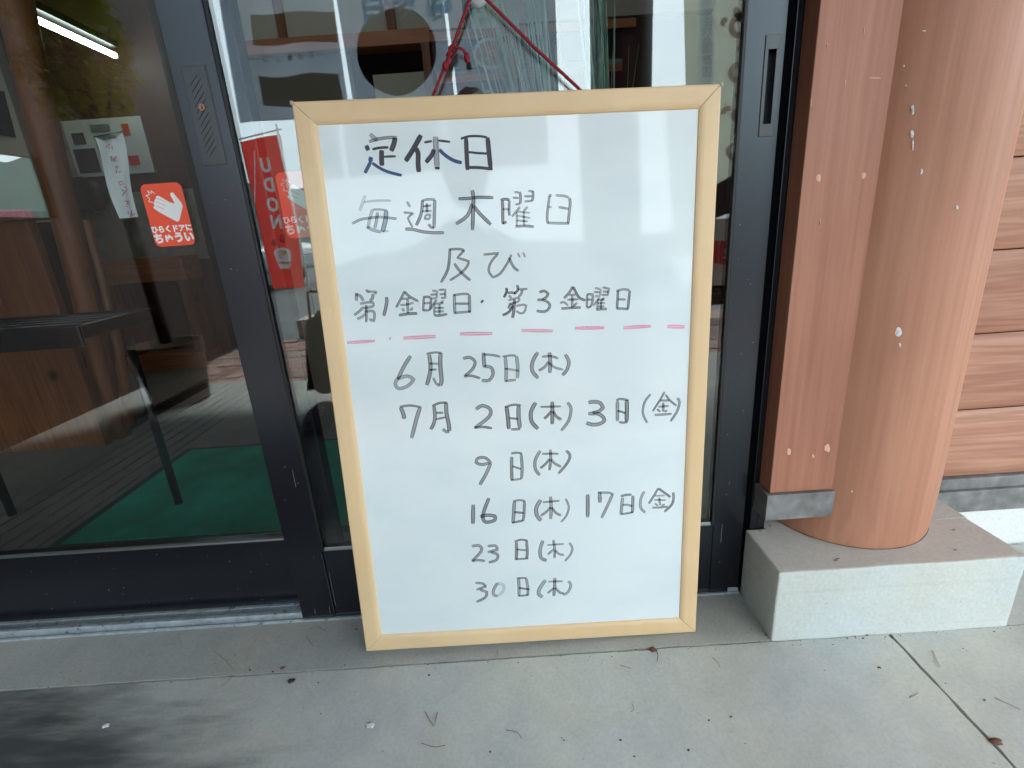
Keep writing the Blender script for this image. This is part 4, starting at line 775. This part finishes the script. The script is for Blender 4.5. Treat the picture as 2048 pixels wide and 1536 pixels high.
MB().box(x0, x1, 2.34, 2.52, z1 - .14, z1, .003).build('drawer_front', M['inwoodh'], ds); MB().box(x1 - .06, x1, 2.34, 2.52, 0.10, z1 - .141).build('leg_panel', M['inwood'], ds); MB().box(x0, x1 - .061, 2.49, 2.52, .1, z1 - .141).build('back_panel', M['iblack'], ds)
MB().box(x0, x1, 2.33, 2.52, 0, .099, .003).build('base_board', M['inwoodh'], ds); MB().box(x0, x0 + .05, 2.34, 2.489, .10, z1 - .141).build('leg_panel', M['inwood'], ds)
bc = thing('black_cupboard', (-1.3, 2.25, 0), 'tall black cupboard between the desk and the door stile', 'cupboard')
MB().box(-1.66, -1.06, 2.18, 2.54, 0.03, 2.45, .004).build('carcass', M['iblack'], bc); MB().box(-1.64, -1.365, 2.165, 2.179, .06, 2.42, .002).build('door', M['iblack'], bc); MB().box(-1.355, -1.08, 2.165, 2.179, .06, 2.42, .002).build('door', M['iblack'], bc)
wb2 = MB().box(-1.70, -1.66, 1.25, 2.54, 0, .03).build('floor_track', M['iblack']); tag(wb2, 'black floor track crossing the shop floor behind the rack', 'track')
# ceiling tubes
def tube_lamp(px0, px1, zz, label):
    a, b = at(*px0, 'z', zz), at(*px1, 'z', zz)
    L_ = thing('fluorescent_lamp', (a + b) / 2, label, 'lamp')
    MB().tube([a, b], .014, 12).build('tube', M['tube'], L_)
    d = (b - a).normalized(); s = d.cross(Vector((0, 0, 1))) * .03; u = Vector((0, 0, .035))
    MB().prism([a - s + u, a + s + u, a + s + u * 1.9, a - s + u * 1.9], b - a).build('housing', M['iblack'], L_)
tube_lamp((60, 33), (230, 111), 1.75, 'lit fluorescent tube hanging in the shop, upper left')
# right: cream wall with timber studs, dark hatch, menu boards
Y3 = 1.5
ct_ = thing('serving_hatch', at(790, 100, 'y', Y3), 'orange timber beam and studs framing a dark serving hatch', 'hatch')
def qbox(name, p0, p1, y0, y1, m, par, bev=0):
    a, b = at(*p0, 'y', y0), at(*p1, 'y', y0); return MB().box(min(a.x, b.x), max(a.x, b.x), y0, y1, min(a.z, b.z), max(a.z, b.z), bev).build(name, M[m], par)
zb = at(786, 65, 'y', Y3).z; zbb = at(786, 95, 'y', Y3).z
xl, xr = -1.03, at(853, 100, 'y', Y3).x
MB().box(xl, .85, Y3, Y3 + .05, zb, 2.6).build('cream_panel', M['cream'], ct_)
MB().box(xl, xr + .02, Y3 - .03, Y3 + .06, zbb, zb - .0005, .002).build('beam', M['inwoodh'], ct_)
for px in (560, 781, 935): x = at(px, 30, 'y', Y3).x; MB().box(x - .017, x + .017, Y3 - .012, Y3 - .0005, zb, 2.6, .001).build('stud', M['inwood'], ct_)
MB().box(xr - .016, xr + .016, Y3 - .03, Y3 + .06, 0, zbb - .0005, .002).build('post', M['inwood'], ct_)
MB().box(xl, xr - .017, Y3 + .35, Y3 + .37, .4, zbb).build('hatch_back', mat('dark red hatch', (.05, .006, .008), .6), ct_)
zc = at(790, 150, 'y', Y3 + .05).z; MB().box(at(742, 150, 'y', Y3).x, xr - .017, Y3 + .03, Y3 + .05, .45, zc).build('cream_box', M['cream'], ct_)
MB().box(xl, at(700, 120, 'y', Y3).x, Y3 + .01, Y3 + .04, .0, zbb - .001).build('side_panel', mat('brown grey panel', (.13, .10, .075), .7), ct_)
mb_ = thing('menu_boards', at(1000, 120, 'y', Y3), 'dark red menu boards with noodle bowl pictures behind the reeds', 'menu board')
xa, xb = xr + .02, .55
def zat(py): return at(980, py, 'y', Y3).z
MB().box(xa, xb, Y3, Y3 + .02, .3, zat(62) - .0006).build('back_board', M['ibrown'], mb_)
MB().box(xa, xb, Y3 - .02, Y3 - .001, zat(78), zat(60)).build('shelf', M['inwoodh'], mb_)
for k, (t0, t1) in enumerate(((79, 136), (162, 215))):
    bd = MB().box(xa + .01, xb - .05, Y3 - .012, Y3 - .001, zat(t1), zat(t0)).build('menu_panel', mat('menu red %d' % k, ((.03, .012, .014), (.10, .008, .02))[k], .35), mb_)
    for j, (px, rr) in enumerate(((982 - 14 * k, .068),)):
        c = at(px, (t0 + t1) / 2 + (22 if k else -1), 'y', Y3 - .013)
        b_ = MB(); n = 28
        b_.prism([(c.x + rr * math.cos(2 * math.pi * i / n), Y3 - .0135, c.z + rr * .8 * math.sin(2 * math.pi * i / n)) for i in range(n)], (0, .001, 0), 0)
        b_.prism([(c.x + rr * .84 * math.cos(2 * math.pi * i / n), Y3 - .0150, c.z + rr * .62 * math.sin(2 * math.pi * i / n)) for i in range(n)], (0, .001, 0), 1)
        for i in range(9): a = i * 2.4; b_.blob((c.x + rr * .5 * math.cos(a) * (i / 9), Y3 - .0152, c.z + rr * .4 * math.sin(a) * (i / 9)), (.012, .0008, .006), 1, .3, 2 + i % 2)
        b_.build('bowl_picture', [M['cream'], mat('broth', (.30, .13, .04), .4), M['orange'], M['leafy']], bd)
MB().box(xa + .01, xb - .05, Y3 - .012, Y3 - .001, zat(147), zat(138)).build('label_strip', M['greypaper'], mb_); MB().box(xa + .01, xb - .05, Y3 - .014, Y3 - .001, zat(161), zat(148)).build('rail', M['inwoodh'], mb_)
gp = MB().prism([at(943, 5, 'y', Y3 - .016), at(1000, 3, 'y', Y3 - .016), at(1003, 56, 'y', Y3 - .016), at(943, 58, 'y', Y3 - .016)], (0, .003, 0)).build('green_picture', mat('green picture', (.40, .48, .25), .6, var=(18, .3)), ct_)
# low white strip with pink marks hung behind the left pane
ws = thing('paper_strip', at(235, 350, 'y', .26), 'narrow white paper strip with pink marks hanging behind the left pane', 'banner')
yq = .26; L0 = [(189, 273), (198, 310), (216, 370), (240, 437)]; R0 = [(245, 265), (252, 310), (264, 370), (277, 434)]
q = MB(); rows_ = []
for i in range(13):
    t = i / 12 * 3; k = min(int(t), 2); f = t - k
    l = at(L0[k][0] + (L0[k + 1][0] - L0[k][0]) * f, L0[k][1] + (L0[k + 1][1] - L0[k][1]) * f, 'y', yq); r = at(R0[k][0] + (R0[k + 1][0] - R0[k][0]) * f, R0[k][1] + (R0[k + 1][1] - R0[k][1]) * f, 'y', yq)
    row = []
    for j in range(9):
        p = l.lerp(r, j / 8); p.y += .004 * math.sin(j * .8 + i * .5)
        if i == 0: p.z -= .012 * math.sin(math.pi * j / 8)
        row.append(q.bm.verts.new(p))
    rows_.append(row)
for a, b in zip(rows_, rows_[1:]):
    for j in range(8): q.bm.faces.new((a[j], a[j + 1], b[j + 1], b[j])).smooth = True
q.build('strip', M['flagwhite'], ws); MB().tube([at(187, 274, 'y', yq), at(247, 263, 'y', yq)], .0012, 6).build('rod', M['bead'], ws)
mk = MB(); rn = random.Random(5)
for i, (px, py) in enumerate(((218, 294), (228, 318), (236, 340), (244, 368), (250, 385), (257, 408), (263, 428))):
    c = at(px, py, 'y', yq - .006); s = .0062
    for k in range(4): u = Vector((rn.uniform(-s, s), 0, rn.uniform(-s, s))); v = Vector((rn.uniform(-s, s), 0, rn.uniform(-s, s))); mk.strip([c + u, c + v], .002, (0, -1, 0))
mk.build('pink_marks', M['pink'], ws)
# reeds in tall vases
def reeds(name, label, base, tips, rnd, par_m):
    t = thing(name, base, label, 'reeds')
    q = MB(); b = Vector(base); q.lathe(b.x, b.y, [(.03, 0), (.05, .02), (.06, .25), (.045, .44), (.04, .5), (.034, .5), (.03, .42)], 28); q.build('vase', M['iblack'], t)
    q = MB(); rn = random.Random(rnd)
    for i, (tp, w, m) in enumerate(tips):
        p0 = b + Vector((rn.uniform(-.02, .02), rn.uniform(-.02, .02), .42)); tp = Vector(tp); mid = p0.lerp(tp, .55) + Vector((rn.uniform(-.012, .012), rn.uniform(-.02, .02), .02))
        pts = smooth([p0, mid, tp]); n = len(pts)
        q.tube(pts, [w * (1 - .75 * (k / (n - 1)) ** 2) for k in range(n)], 4, m)
    q.build('blades', [M['deadgreen'], M['deadgreen2']], t); return t
rn = random.Random(21); tips = []
for i in range(60):
    px = rn.gauss(1015, 42); py = rn.uniform(-120, 50) if i % 3 else rn.uniform(20, 120); tips.append((at(px, py, 'y', .34 + rn.uniform(-.03, .05)), rn.uniform(.0018, .0042), 0 if rn.random() < .65 else 1))
reeds('reed_vase', 'spray of pale green reeds fanning left behind the board', (.135, .36, 0), tips, 1, None)
tips = []
for i in range(40):
    px = rn.gauss(1192, 17); tips.append((at(px, rn.uniform(-160, -10), 'y', .34 + rn.uniform(-.03, .04)), rn.uniform(.002, .0042), 0))
for px, py in ((1232, 15), (1258, 92), (1278, 88), (1212, 40)): tips.append((at(px, py, 'y', .33), .0010, 1))
reeds('reed_vase', 'upright bunch of pale green reeds behind the right half of the board', (.215, .36, 0), tips, 2, None)

# ================================================================ OUTSIDE, SEEN ONLY AS REFLECTIONS
NY = -1.9
nr = thing('shop_curtain', (-.5, NY, 2.3), 'long split shop curtain with wavy bands and a big dark circle', 'curtain')
MB().tube([(-1.36, NY, 2.32), (.40, NY, 2.32)], .014, 12).build('rod', M['inwood'], nr)
def warp(x, z):   # the cloth hangs in soft folds
    return NY + .012 * math.sin(x * 21 + z * 1.5) * min(1, (2.32 - z) * 1.5)
edges = (((-1.247, -1.3035), (-.735, -.7445)), ((-.729, -.7155), (-.235, -.2035)), ((-.222, -.187), (.318, .320)))
for (lt, lb_), (rt, rb) in edges:
    q = MB(); rr = []
    for i in range(29):
        t = i / 28; z = 2.31 - t * 1.0; row = []
        for j in range(25):
            x = (lt + (lb_ - lt) * t) * (1 - j / 24) + (rt + (rb - rt) * t) * j / 24; row.append(q.bm.verts.new((x, warp(x, z), z)))
        rr.append(row)
    for a, b in zip(rr, rr[1:]):
        for j in range(24): q.bm.faces.new((a[j], b[j], b[j + 1], a[j + 1])).smooth = True
    q.build('cloth_panel', M['noren'], nr)
def on_noren(px, py, off=.0022):
    p = mir(px, py, NY); p.y = warp(p.x, p.z) + off; return p
def dyed(poly, name, m, label=None):
    """a dyed area: the outline filled with a fine grid that follows the folds"""
    P = [mir(a, b, NY) for a, b in poly]; bm = bmesh.new(); f = bm.faces.new([bm.verts.new((p.x, NY, p.z)) for p in P]); bmesh.ops.triangulate(bm, faces=[f])
    for _ in range(4): bmesh.ops.subdivide_edges(bm, edges=[e for e in bm.edges if e.calc_length() > .035], cuts=1)
    bmesh.ops.triangulate(bm, faces=bm.faces)
    for v in bm.verts: v.co.y = warp(v.co.x, v.co.z) + .0022
    me = bpy.data.meshes.new(name); bm.to_mesh(me); bm.free(); o = link(name, me, m, nr)
    if label: o['label'] = label
S3 = lambda L_: [(440 + x / 5.907, y / 5.907) for x, y in L_]
dyed(S3([(350, 165), (560, 172), (700, 168), (900, 142), (1080, 127), (1350, 140), (1385, 500), (1250, 490), (1080, 497), (900, 520), (700, 541), (560, 537), (395, 528)]), 'dyed_band', M['norenink'])
dyed(S3([(460, 900), (600, 910), (780, 908), (900, 893), (1100, 862), (1390, 868), (1450, 1180), (840, 1262), (520, 1250)]), 'dyed_band', M['norenink'])
cc = mir(794, 104, NY); pts = []
dyed([(794 + 79 * math.cos(a), 103 + 88 * math.sin(a)) for a in [2 * math.pi * k / 40 for k in range(40)]], 'dyed_circle', M['norenink'])
for i, (ch, px, py, s) in enumerate((('に', 532, 119, .034), ('ぃ', 558, 121, .028), ('ま', 583, 118, .034), ('る', 604, 116, .034), ('さ', 625, 113, .034), ('ん', 651, 113, .036))):
    p = on_noren(px, py, -.004); p2 = p.copy(); p2.y = warp(p.x, p.z) + .011; put_text('lettering', ch, s, p2, M['blueink'] if ch == 'ん' else M['norenink'], nr, 0, .0008)
for ch, px in (('自', 745), ('家', 815), ('製', 878), ('麺', 952)):
    p = on_noren(px, 12, 0); p.y = warp(p.x, p.z) + .010; put_text('lettering', ch, .16, p, M['blueink'], nr, 0, .004, .85)
# porch pillar at the front edge
op = thing('porch_pillar', (.635, -1.9, 0), 'round dark timber pillar at the front edge of the porch', 'pillar')
MB().lathe(.635, -1.9, [(0.0, 0), (.15, 0), (.15, 2.44), (0, 2.44)], 40).build('shaft', M['darkwood'], op); MB().box(.42, .85, -2.12, -1.68, -.1, .0).build('base', M['block'], op)
op2 = thing('porch_pillar', (2.6, -1.9, 0), 'round dark timber pillar at the far right corner of the porch', 'pillar')
MB().lathe(2.6, -1.9, [(0.0, 0), (.15, 0), (.15, 2.44), (0, 2.44)], 32).build('shaft', M['darkwood'], op2)
# flags
def flag(name, label, tl, tr, br, bl_, y, m, wav=.02):
    t = thing(name, (tr.x, y, -.16), label, 'flag'); q = MB(); rr = []
    for i in range(25):
        a = tl.lerp(bl_, i / 24); b = tr.lerp(br, i / 24); row = []
        for j in range(13):
            p = a.lerp(b, j / 12); p.y = y + wav * math.sin(i * .42 + j * .35) * (j / 12); row.append(q.bm.verts.new(p))
        rr.append(row)
    for a, b in zip(rr, rr[1:]):
        for j in range(12): q.bm.faces.new((a[j], a[j + 1], b[j + 1], b[j])).smooth = True
    q.build('cloth', m, t); return t
UY = -4.0; MU = lambda a, b: mir(a, b, UY); tl, tr, br, bl_ = MU(481, 284), MU(558, 268), MU(612, 574), MU(547, 578)
uf = flag('banner_flag', 'tall red noodle shop banner flag on a white pole', tl, tr, br, bl_, UY, M['flagred'], .03)
MB().tube([(tr.x + .02, UY, -.16), (tr.x - .01, UY, tr.z + .08)], .011, 10).build('pole', M['white'], uf); MB().tube([tl + Vector((-.02, 0, .02)), tr + Vector((.03, 0, .04))], .007, 8).build('cross_bar', M['white'], uf)
for i, (ch, px, py) in enumerate((('U', 537, 333), ('D', 544, 372), ('O', 551, 411), ('N', 558, 445))):
    p = MU(px, py); p.y = UY + .055; put_text('lettering', ch, .16, p, M['white'], uf, math.pi, .007, .8)
em = MB()
def arc(cx, cy, rx, ry, a0, a1, w, lift=.045, n=9): em.strip([MU(cx + rx * math.cos(math.radians(a0 + (a1 - a0) * k / n)), cy + ry * math.sin(math.radians(a0 + (a1 - a0) * k / n))) + Vector((0, lift, 0)) for k in range(n + 1)], w, (0, 1, 0), 0, 0, False)
S6 = lambda x, y: (430 + x / 3.84, 240 + y / 3.84)
cx, cy_ = S6(533, 1020)
em.prism([MU(cx + 17 * math.cos(a), cy_ + 11 * math.sin(a)) + Vector((0, .042, 0)) for a in [2 * math.pi * k / 24 for k in range(24)]], (0, .001, 0))
em.prism([MU(*S6(x, y)) + Vector((0, .041, 0)) for x, y in ((475, 1040), (600, 1035), (598, 1100), (585, 1138), (515, 1140), (500, 1110))], (0, .001, 0))
for dy in (0, 1): arc(*S6(470, 945), 4, 4.5, 0, 360, .009); arc(*S6(535, 908), 4.5, 6.5, 0, 360, .009)
arc(*S6(320, 540), 1, 78, -90, 90, .008)
em.build('bowl_emblem', M['white'], uf)
em = MB()
for k in range(5): arc(cx - 3, cy_ - 3 + k * 3.2, 11 - k, 1.5, 200, 340, .005, .046)
for k in range(5): em.strip([MU(S6(505 + k * 18, 1085)[0], S6(0, 1085)[1]) + Vector((0, .046, 0)), MU(S6(514 + k * 18, 1100)[0], S6(0, 1100)[1]) + Vector((0, .046, 0)), MU(S6(523 + k * 18, 1085)[0], S6(0, 1085)[1]) + Vector((0, .046, 0))], .008, (0, 1, 0))
em.build('bowl_lines', M['flagred'], uf)
em = MB(); em.prism([MU(cx + 4 + 4 * math.cos(a), cy_ + 4 * math.sin(a)) + Vector((0, .047, 0)) for a in [2 * math.pi * k / 14 for k in range(14)]], (0, .001, 0)); em.build('egg_yolk', mat('yolk', (.7, .5, .05), .5), uf)
# pale green hand lettered flag on the right
BY = -2.7; MBn = lambda a, b: mir(a, b, BY)
bf = flag('banner_flag', 'pale green hand lettered banner flag at the right of the porch', MBn(1364, -160), MBn(1512, -165), MBn(1500, 330), MBn(1376, 402), BY, M['flagbeige'], .0)
MB().tube([(MBn(1515, 0).x, BY, -.16), (MBn(1515, 0).x, BY, 2.6)], .012, 10).build('pole', M['white'], bf)
S7 = lambda x, y: (1360 + x / 3.656, y / 3.656)
for wd, mm, lf in ((.052, 'flagprint', .004), (.034, 'brownink', .006)):
    q = MB()
    for st in ([(395, 65), (430, 110), (470, 190)], [(520, 110), (420, 130), (375, 180), (390, 250), (450, 260), (500, 200)], [(300, 190), (335, 130)], [(420, 380), (440, 345), (500, 350)], [(520, 480), (420, 475), (370, 520), (385, 580), (460, 600), (520, 590)],
               [(480, 670), (410, 700), (440, 770), (385, 840), (410, 880), (500, 885)], [(310, 840), (330, 800), (370, 795)], [(400, 960), (430, 1010), (480, 1000)], [(500, 1050), (400, 1055), (350, 1100), (370, 1150), (430, 1160)]):
        q.strip([MBn(*S7(*p)) + Vector((0, lf, 0)) for p in st], wd, (0, 1, 0), 0, 0)
    q.build('hand_lettering', M[mm], bf)
q = MB(); rn = random.Random(8)
MB().poly([MBn(1396, -165) + Vector((0, .003, 0)), MBn(1424, -165) + Vector((0, .003, 0)), MBn(1430, 300) + Vector((0, .003, 0)), MBn(1400, 305) + Vector((0, .003, 0))]).build('side_stripe', cloth('blue grey stripe', (.62, .72, .80), .85, (.80, .90, 1)), bf)
put_t = [('県', 4), ('市', 30), ('民', 52), ('公', 75), ('園', 98), ('商', 123), ('店', 146)]
for ch, py in put_t:
    p = MBn(1413, py); p.y = BY + .009; put_text('small_lettering', ch, .070, p, M['brownink'], bf, math.pi, .0004)
# easel sign with a red print
es = thing('easel_sign', MBn(1450, 470), 'small standing sign with white sheet and red print below the green flag', 'sign')
EY = -2.75; ME = lambda a, b: mir(a, b, EY)
def ebox(name, p0, p1, m, off=0, par=es):
    a, b = ME(*p0), ME(*p1); return MB().box(min(a.x, b.x), max(a.x, b.x), EY + off, EY + off + .012, min(a.z, b.z), max(a.z, b.z)).build(name, M[m], par)
ebox('sheet', (1405, 440), (1475, 572), 'paper'); ebox('red_print', (1418, 482), (1433, 526), 'red', .0125); ebox('red_print', (1440, 482), (1480, 526), 'red', .0125)
ebox('lower_board', (1400, 573), (1475, 606), 'darkwood'); q = MB(); c = ME(1400, 606)
for x in (c.x + .03, ME(1475, 606).x - .03): MB().box(x - .015, x + .015, EY - .02, EY - .005, -.16, c.z).build('leg', M['darkwood'], es)
p = ME(1458, 503); p.y = EY + .027; put_text('lettering', '扱', .12, p, M['white'], es, math.pi, .001)
db = MB(); db.prism([MBn(1424, 372) + Vector((0, -.05, 0)), MBn(1500, 322) + Vector((0, -.05, 0)), MBn(1500, 410) + Vector((0, -.05, 0)), MBn(1424, 440) + Vector((0, -.05, 0))], (0, .03, 0)); tag(db.build('sloping_board', M['darkwood']), 'dark brown sloping board behind the green flag', 'board')
# small tree in a pot, lamp lit by the sky
def tree(name, label, base, crown, rad, n, cat='tree'):
    t = thing(name, base, label, cat); b = Vector(base); c = Vector(crown); q = MB(); rn = random.Random(n)
    q.tube(smooth([b, b.lerp(c, .5) + Vector((.03, .02, 0)), c]), [.03] * 4 + [.02] * 3, 10)
    for i in range(12):
        a = b.lerp(c, rn.uniform(.55, 1)); e = c + Vector((rn.uniform(-1, 1) * rad[0], rn.uniform(-1, 1) * rad[1], rn.uniform(-.8, 1) * rad[2])) * .8; q.tube([a, a.lerp(e, .5) + Vector((0, 0, .03)), e], [.009, .006, .002], 5)
    q.build('trunk', M['bark'], t)
    q = MB()
    for i in range(n):
        while 1:
            v = Vector((rn.uniform(-1, 1), rn.uniform(-1, 1), rn.uniform(-1, 1)))
            if v.length < 1 and noise.noise(v * 2.3 + c) > -.12: break
        p = c + Vector((v.x * rad[0], v.y * rad[1], v.z * rad[2])); s = rn.uniform(.012, .026); d = Vector((rn.uniform(-1, 1), rn.uniform(-1, 1), rn.uniform(-.9, .2))).normalized(); u = d.cross(Vector((rn.uniform(-1, 1), 0, 1))).normalized()
        q.poly([p, p + d * s + u * s * .32, p + d * s * 2.2, p + d * s - u * s * .32])
    q.build('crown', M['treeleaf'], t); return t
pt = tree('potted_tree', 'small yellow green tree in a pot at the left of the porch', (-1.66, -1.36, .3), (-1.69, -1.34, 1.52), (.21, .18, .33), 4200)
MB().lathe(-1.66, -1.36, [(0, 0), (.12, 0), (.16, .3), (.14, .3), (.12, .25), (0, .25)], 28).build('pot', M['bark'], pt)
# stone bollard and parked car
st = MB(); c = mir(622, 640, -3.0); st.box(c.x - .12, c.x + .12, -3.25, -3.0, -.16, .12, .01); tag(st.build('stone_block', M['block']), 'squat grey stone block beyond the brick paving', 'block')
def car(base, rz, label, paint):
    t = thing('parked_car', base, label, 'car', 'cars parked outside', (0, 0, rz)); L_ = 4.2; w = .85
    prof = [(-2.1, .35), (-2.08, .62), (-1.9, .80), (-1.1, .92), (-.55, 1.38), (.6, 1.45), (1.35, 1.38), (1.9, .95), (2.08, .85), (2.1, .4), (1.75, .28), (-1.75, .28)]
    q = MB(); q.prism([(x, -w, z) for x, z in prof], (0, 2 * w, 0)); es_ = [e for e in q.bm.edges]; bmesh.ops.bevel(q.bm, geom=es_, offset=.06, segments=2, affect='EDGES', profile=.6)
    def cb(name, mb, m): return link(name, mb.mesh(name), m, t, world=False)
    cb('body', q, M[paint])
    for s in (-1, 1):
        for a, b_ in (((-1.0, .95), (-.5, 1.32)), ((-.0, .95), (.0, 1.36))):
            pass
        q = MB(); q.prism([(-.98, s * (w + .004), .94), (-.52, s * (w + .004), 1.33), (.1, s * (w + .004), 1.37), (.1, s * (w + .004), .95)], (0, -s * .01, 0)); cb('side_window', q, M['carglass'])
        q = MB(); q.prism([(.17, s * (w + .004), .95), (.17, s * (w + .004), 1.37), (1.25, s * (w + .004), 1.32), (1.7, s * (w + .004), .97)], (0, -s * .01, 0)); cb('side_window', q, M['carglass'])
        for x in (-1.3, 1.3):
            q = MB(); q.tube([(x, s * (w - .16), .31), (x, s * (w + .02), .31)], .31, 28); wh = cb('wheel', q, M['tyre']); q = MB(); q.tube([(x, s * (w + .0), .31), (x, s * (w + .03), .31)], .19, 20); link('rim', q.mesh('rim'), M['alu'], wh, world=False)
        q = MB(); q.box(-2.12, -2.0, s * .55 - .15, s * .55 + .15, .6, .72, .02); cb('headlight', q, M['white'])
    q = MB(); q.prism([(-1.12, -w * .9, .94), (-1.12, w * .9, .94), (-.60, w * .85, 1.37), (-.60, -w * .85, 1.37)], (-.02, 0, .02)); cb('windscreen', q, M['carglass'])
    return t
car((-6.0, -9.6, -.16), math.radians(205), 'silver hatchback parked beyond the red banner', 'carpaint'); car((-9.4, -10.6, -.16), math.radians(30), 'dark hatchback parked further left', 'alu_dark'); car((4.5, -10.5, -.16), math.radians(92), 'pale van like car parked straight across', 'white')

# ---------------------------------------------------------------- the photographer, crouching behind the phone
def person():
    t = thing('person', (-.3, -1.15, 0), 'crouching person in dark clothes holding a phone toward the board', 'person')
    def skin(name, nodes, edges, m, sub=2):
        me = bpy.data.meshes.new(name); me.from_pydata([Vector(n[0]) for n in nodes], edges, []); o = link(name, me, m, t)
        md = o.modifiers.new('s', 'SKIN'); sv = me.skin_vertices[0].data
        for i, n in enumerate(nodes): sv[i].radius = (n[1], n[1] if len(n) < 3 else n[2])
        sv[0].use_root = True; md.use_smooth_shade = True
        o.modifiers.new('u', 'SUBSURF').levels = sub; o.modifiers['u'].render_levels = sub
        bpy.context.view_layer.update(); dg = bpy.context.evaluated_depsgraph_get(); n2 = bpy.data.meshes.new_from_object(o.evaluated_get(dg)); o.modifiers.clear(); o.data = n2
        for p in n2.polygons: p.use_smooth = True
        return o
    B_ = [((-.26, -1.22, .30), .135), ((-.22, -1.20, .48), .13, .11), ((-.16, -1.13, .68), .15, .11), ((-.12, -1.10, .84), .08), ((-.10, -1.07, .93), .05),      # pelvis, waist, chest, collar, neck
          ((.04, -1.10, .80), .055), ((.15, -1.02, .62), .045), ((.06, -.86, .66), .032), ((.045, -.825, .69), .025),      # right arm
          ((-.30, -1.10, .80), .055), ((-.40, -1.02, .60), .045), ((-.13, -.86, .66), .032), ((-.06, -.825, .69), .025),    # left arm
          ((-.12, -1.20, .27), .09), ((.10, -.92, .46), .072), ((.08, -1.10, .10), .048),                                   # right leg
          ((-.40, -1.20, .27), .09), ((-.74, -1.02, .44), .07), ((-.80, -1.06, .10), .046)]                                   # left leg
    E_ = [(0, 1), (1, 2), (2, 3), (3, 4), (3, 5), (5, 6), (6, 7), (7, 8), (3, 9), (9, 10), (10, 11), (11, 12), (0, 13), (13, 14), (14, 15), (0, 16), (16, 17), (17, 18)]
    skin('body', B_, E_, M['cloths'])
    hd = MB(); hd.blob((-.085, -1.03, 1.06), (.072, .088, .108), 3, .05); hd.blob((-.085, -.945, 1.05), (.010, .016, .018), 2, .0); h = hd.build('head', M['skin'], t, True)
    q = MB(); q.blob((-.085, -1.05, 1.09), (.083, .095, .105), 3, .12); q.build('hair', M['hair'], h, True)
    q = MB()
    for s in (-1, 1): q.blob((-.085 + s * .028, -.948, 1.07), (.009, .006, .005), 2, 0)
    q.build('eyes', M['blackp'], h); q = MB(); q.box(-.105, -.065, -.950, -.944, 1.008, 1.014, .001); q.build('mouth', M['leafd'], h)
    for s, wx in ((1, .045), (-1, -.06)):
        q = MB(); q.blob((wx, -.815, .705), (.028, .02, .035), 2, .05)
        for k in range(4): z = .735 - k * .017; q.tube([(wx, -.81, z), (wx - s * .02, -.795, z + .004), (wx - s * .045 * (1 - .08 * k), -.792, z + .003)], [.0085, .008, .0065], 8)
        q.tube([(wx, -.83, .70), (wx - s * .018, -.845, .72), (wx - s * .035, -.838, .74)], [.010, .0095, .008], 8); q.build('hand', M['skin'], t, True)
    for x, y in ((.08, -1.04), (-.80, -.97)):
        q = MB(); q.blob((x, y, .045), (.045, .125, .042), 3, .05); q.box(x - .042, x + .042, y - .12, y + .12, .0, .016, .006); s = q.build('shoe', M['cloths'], t, True)
        q = MB()
        for k in range(3): q.box(x - .036, x + .036, y + .02 + k * .02, y + .026 + k * .02, .082 - k * .008, .086 - k * .008)
        q.build('shoe_stripes', M['red'] if k == 9 else M['white'], s)
    return t
person()
ph = thing('phone', (-.005, -.775, .72), 'black phone held in both hands', 'phone'); MB().box(-.075, .065, -.787, -.779, .685, .755, .003).build('case', M['blackp'], ph); MB().tube([(.002, -.7785, .735), (.002, -.776, .735)], .007, 16).build('lens', M['carglass'], ph)
bgp = thing('tote_bag', (-.83, -1.0, .1), 'dark red patterned tote bag standing beside the foot', 'bag')
q = MB(); bm = q.bm; r = bmesh.ops.create_cube(bm, size=1)
for v in r['verts']: k = .5 if v.co.z > 0 else 1; v.co = Vector((-.80 + v.co.x * .17 * (k + .1), -1.16 + v.co.y * .10 * k, .26 + v.co.z * .30))
bmesh.ops.subdivide_edges(bm, edges=bm.edges, cuts=5, use_grid_fill=True)
for v in bm.verts: v.co += Vector((1, 1, 0)) * .012 * noise.noise(v.co * 9)
q.build('cloth_body', M['bag'], bgp, True); MB().tube(smooth([Vector((-.84, -1.16, .41)), Vector((-.83, -1.16, .52)), Vector((-.77, -1.16, .52)), Vector((-.76, -1.16, .41))]), .006, 8).build('handle', M['red'], bgp)
sg = MB(); sg.box(-3.35, -3.31, -2.75, -2.40, .85, 1.05); tag(sg.build('pink_flag', M['pink']), 'small pink flag beyond the opening in the added wall', 'flag')
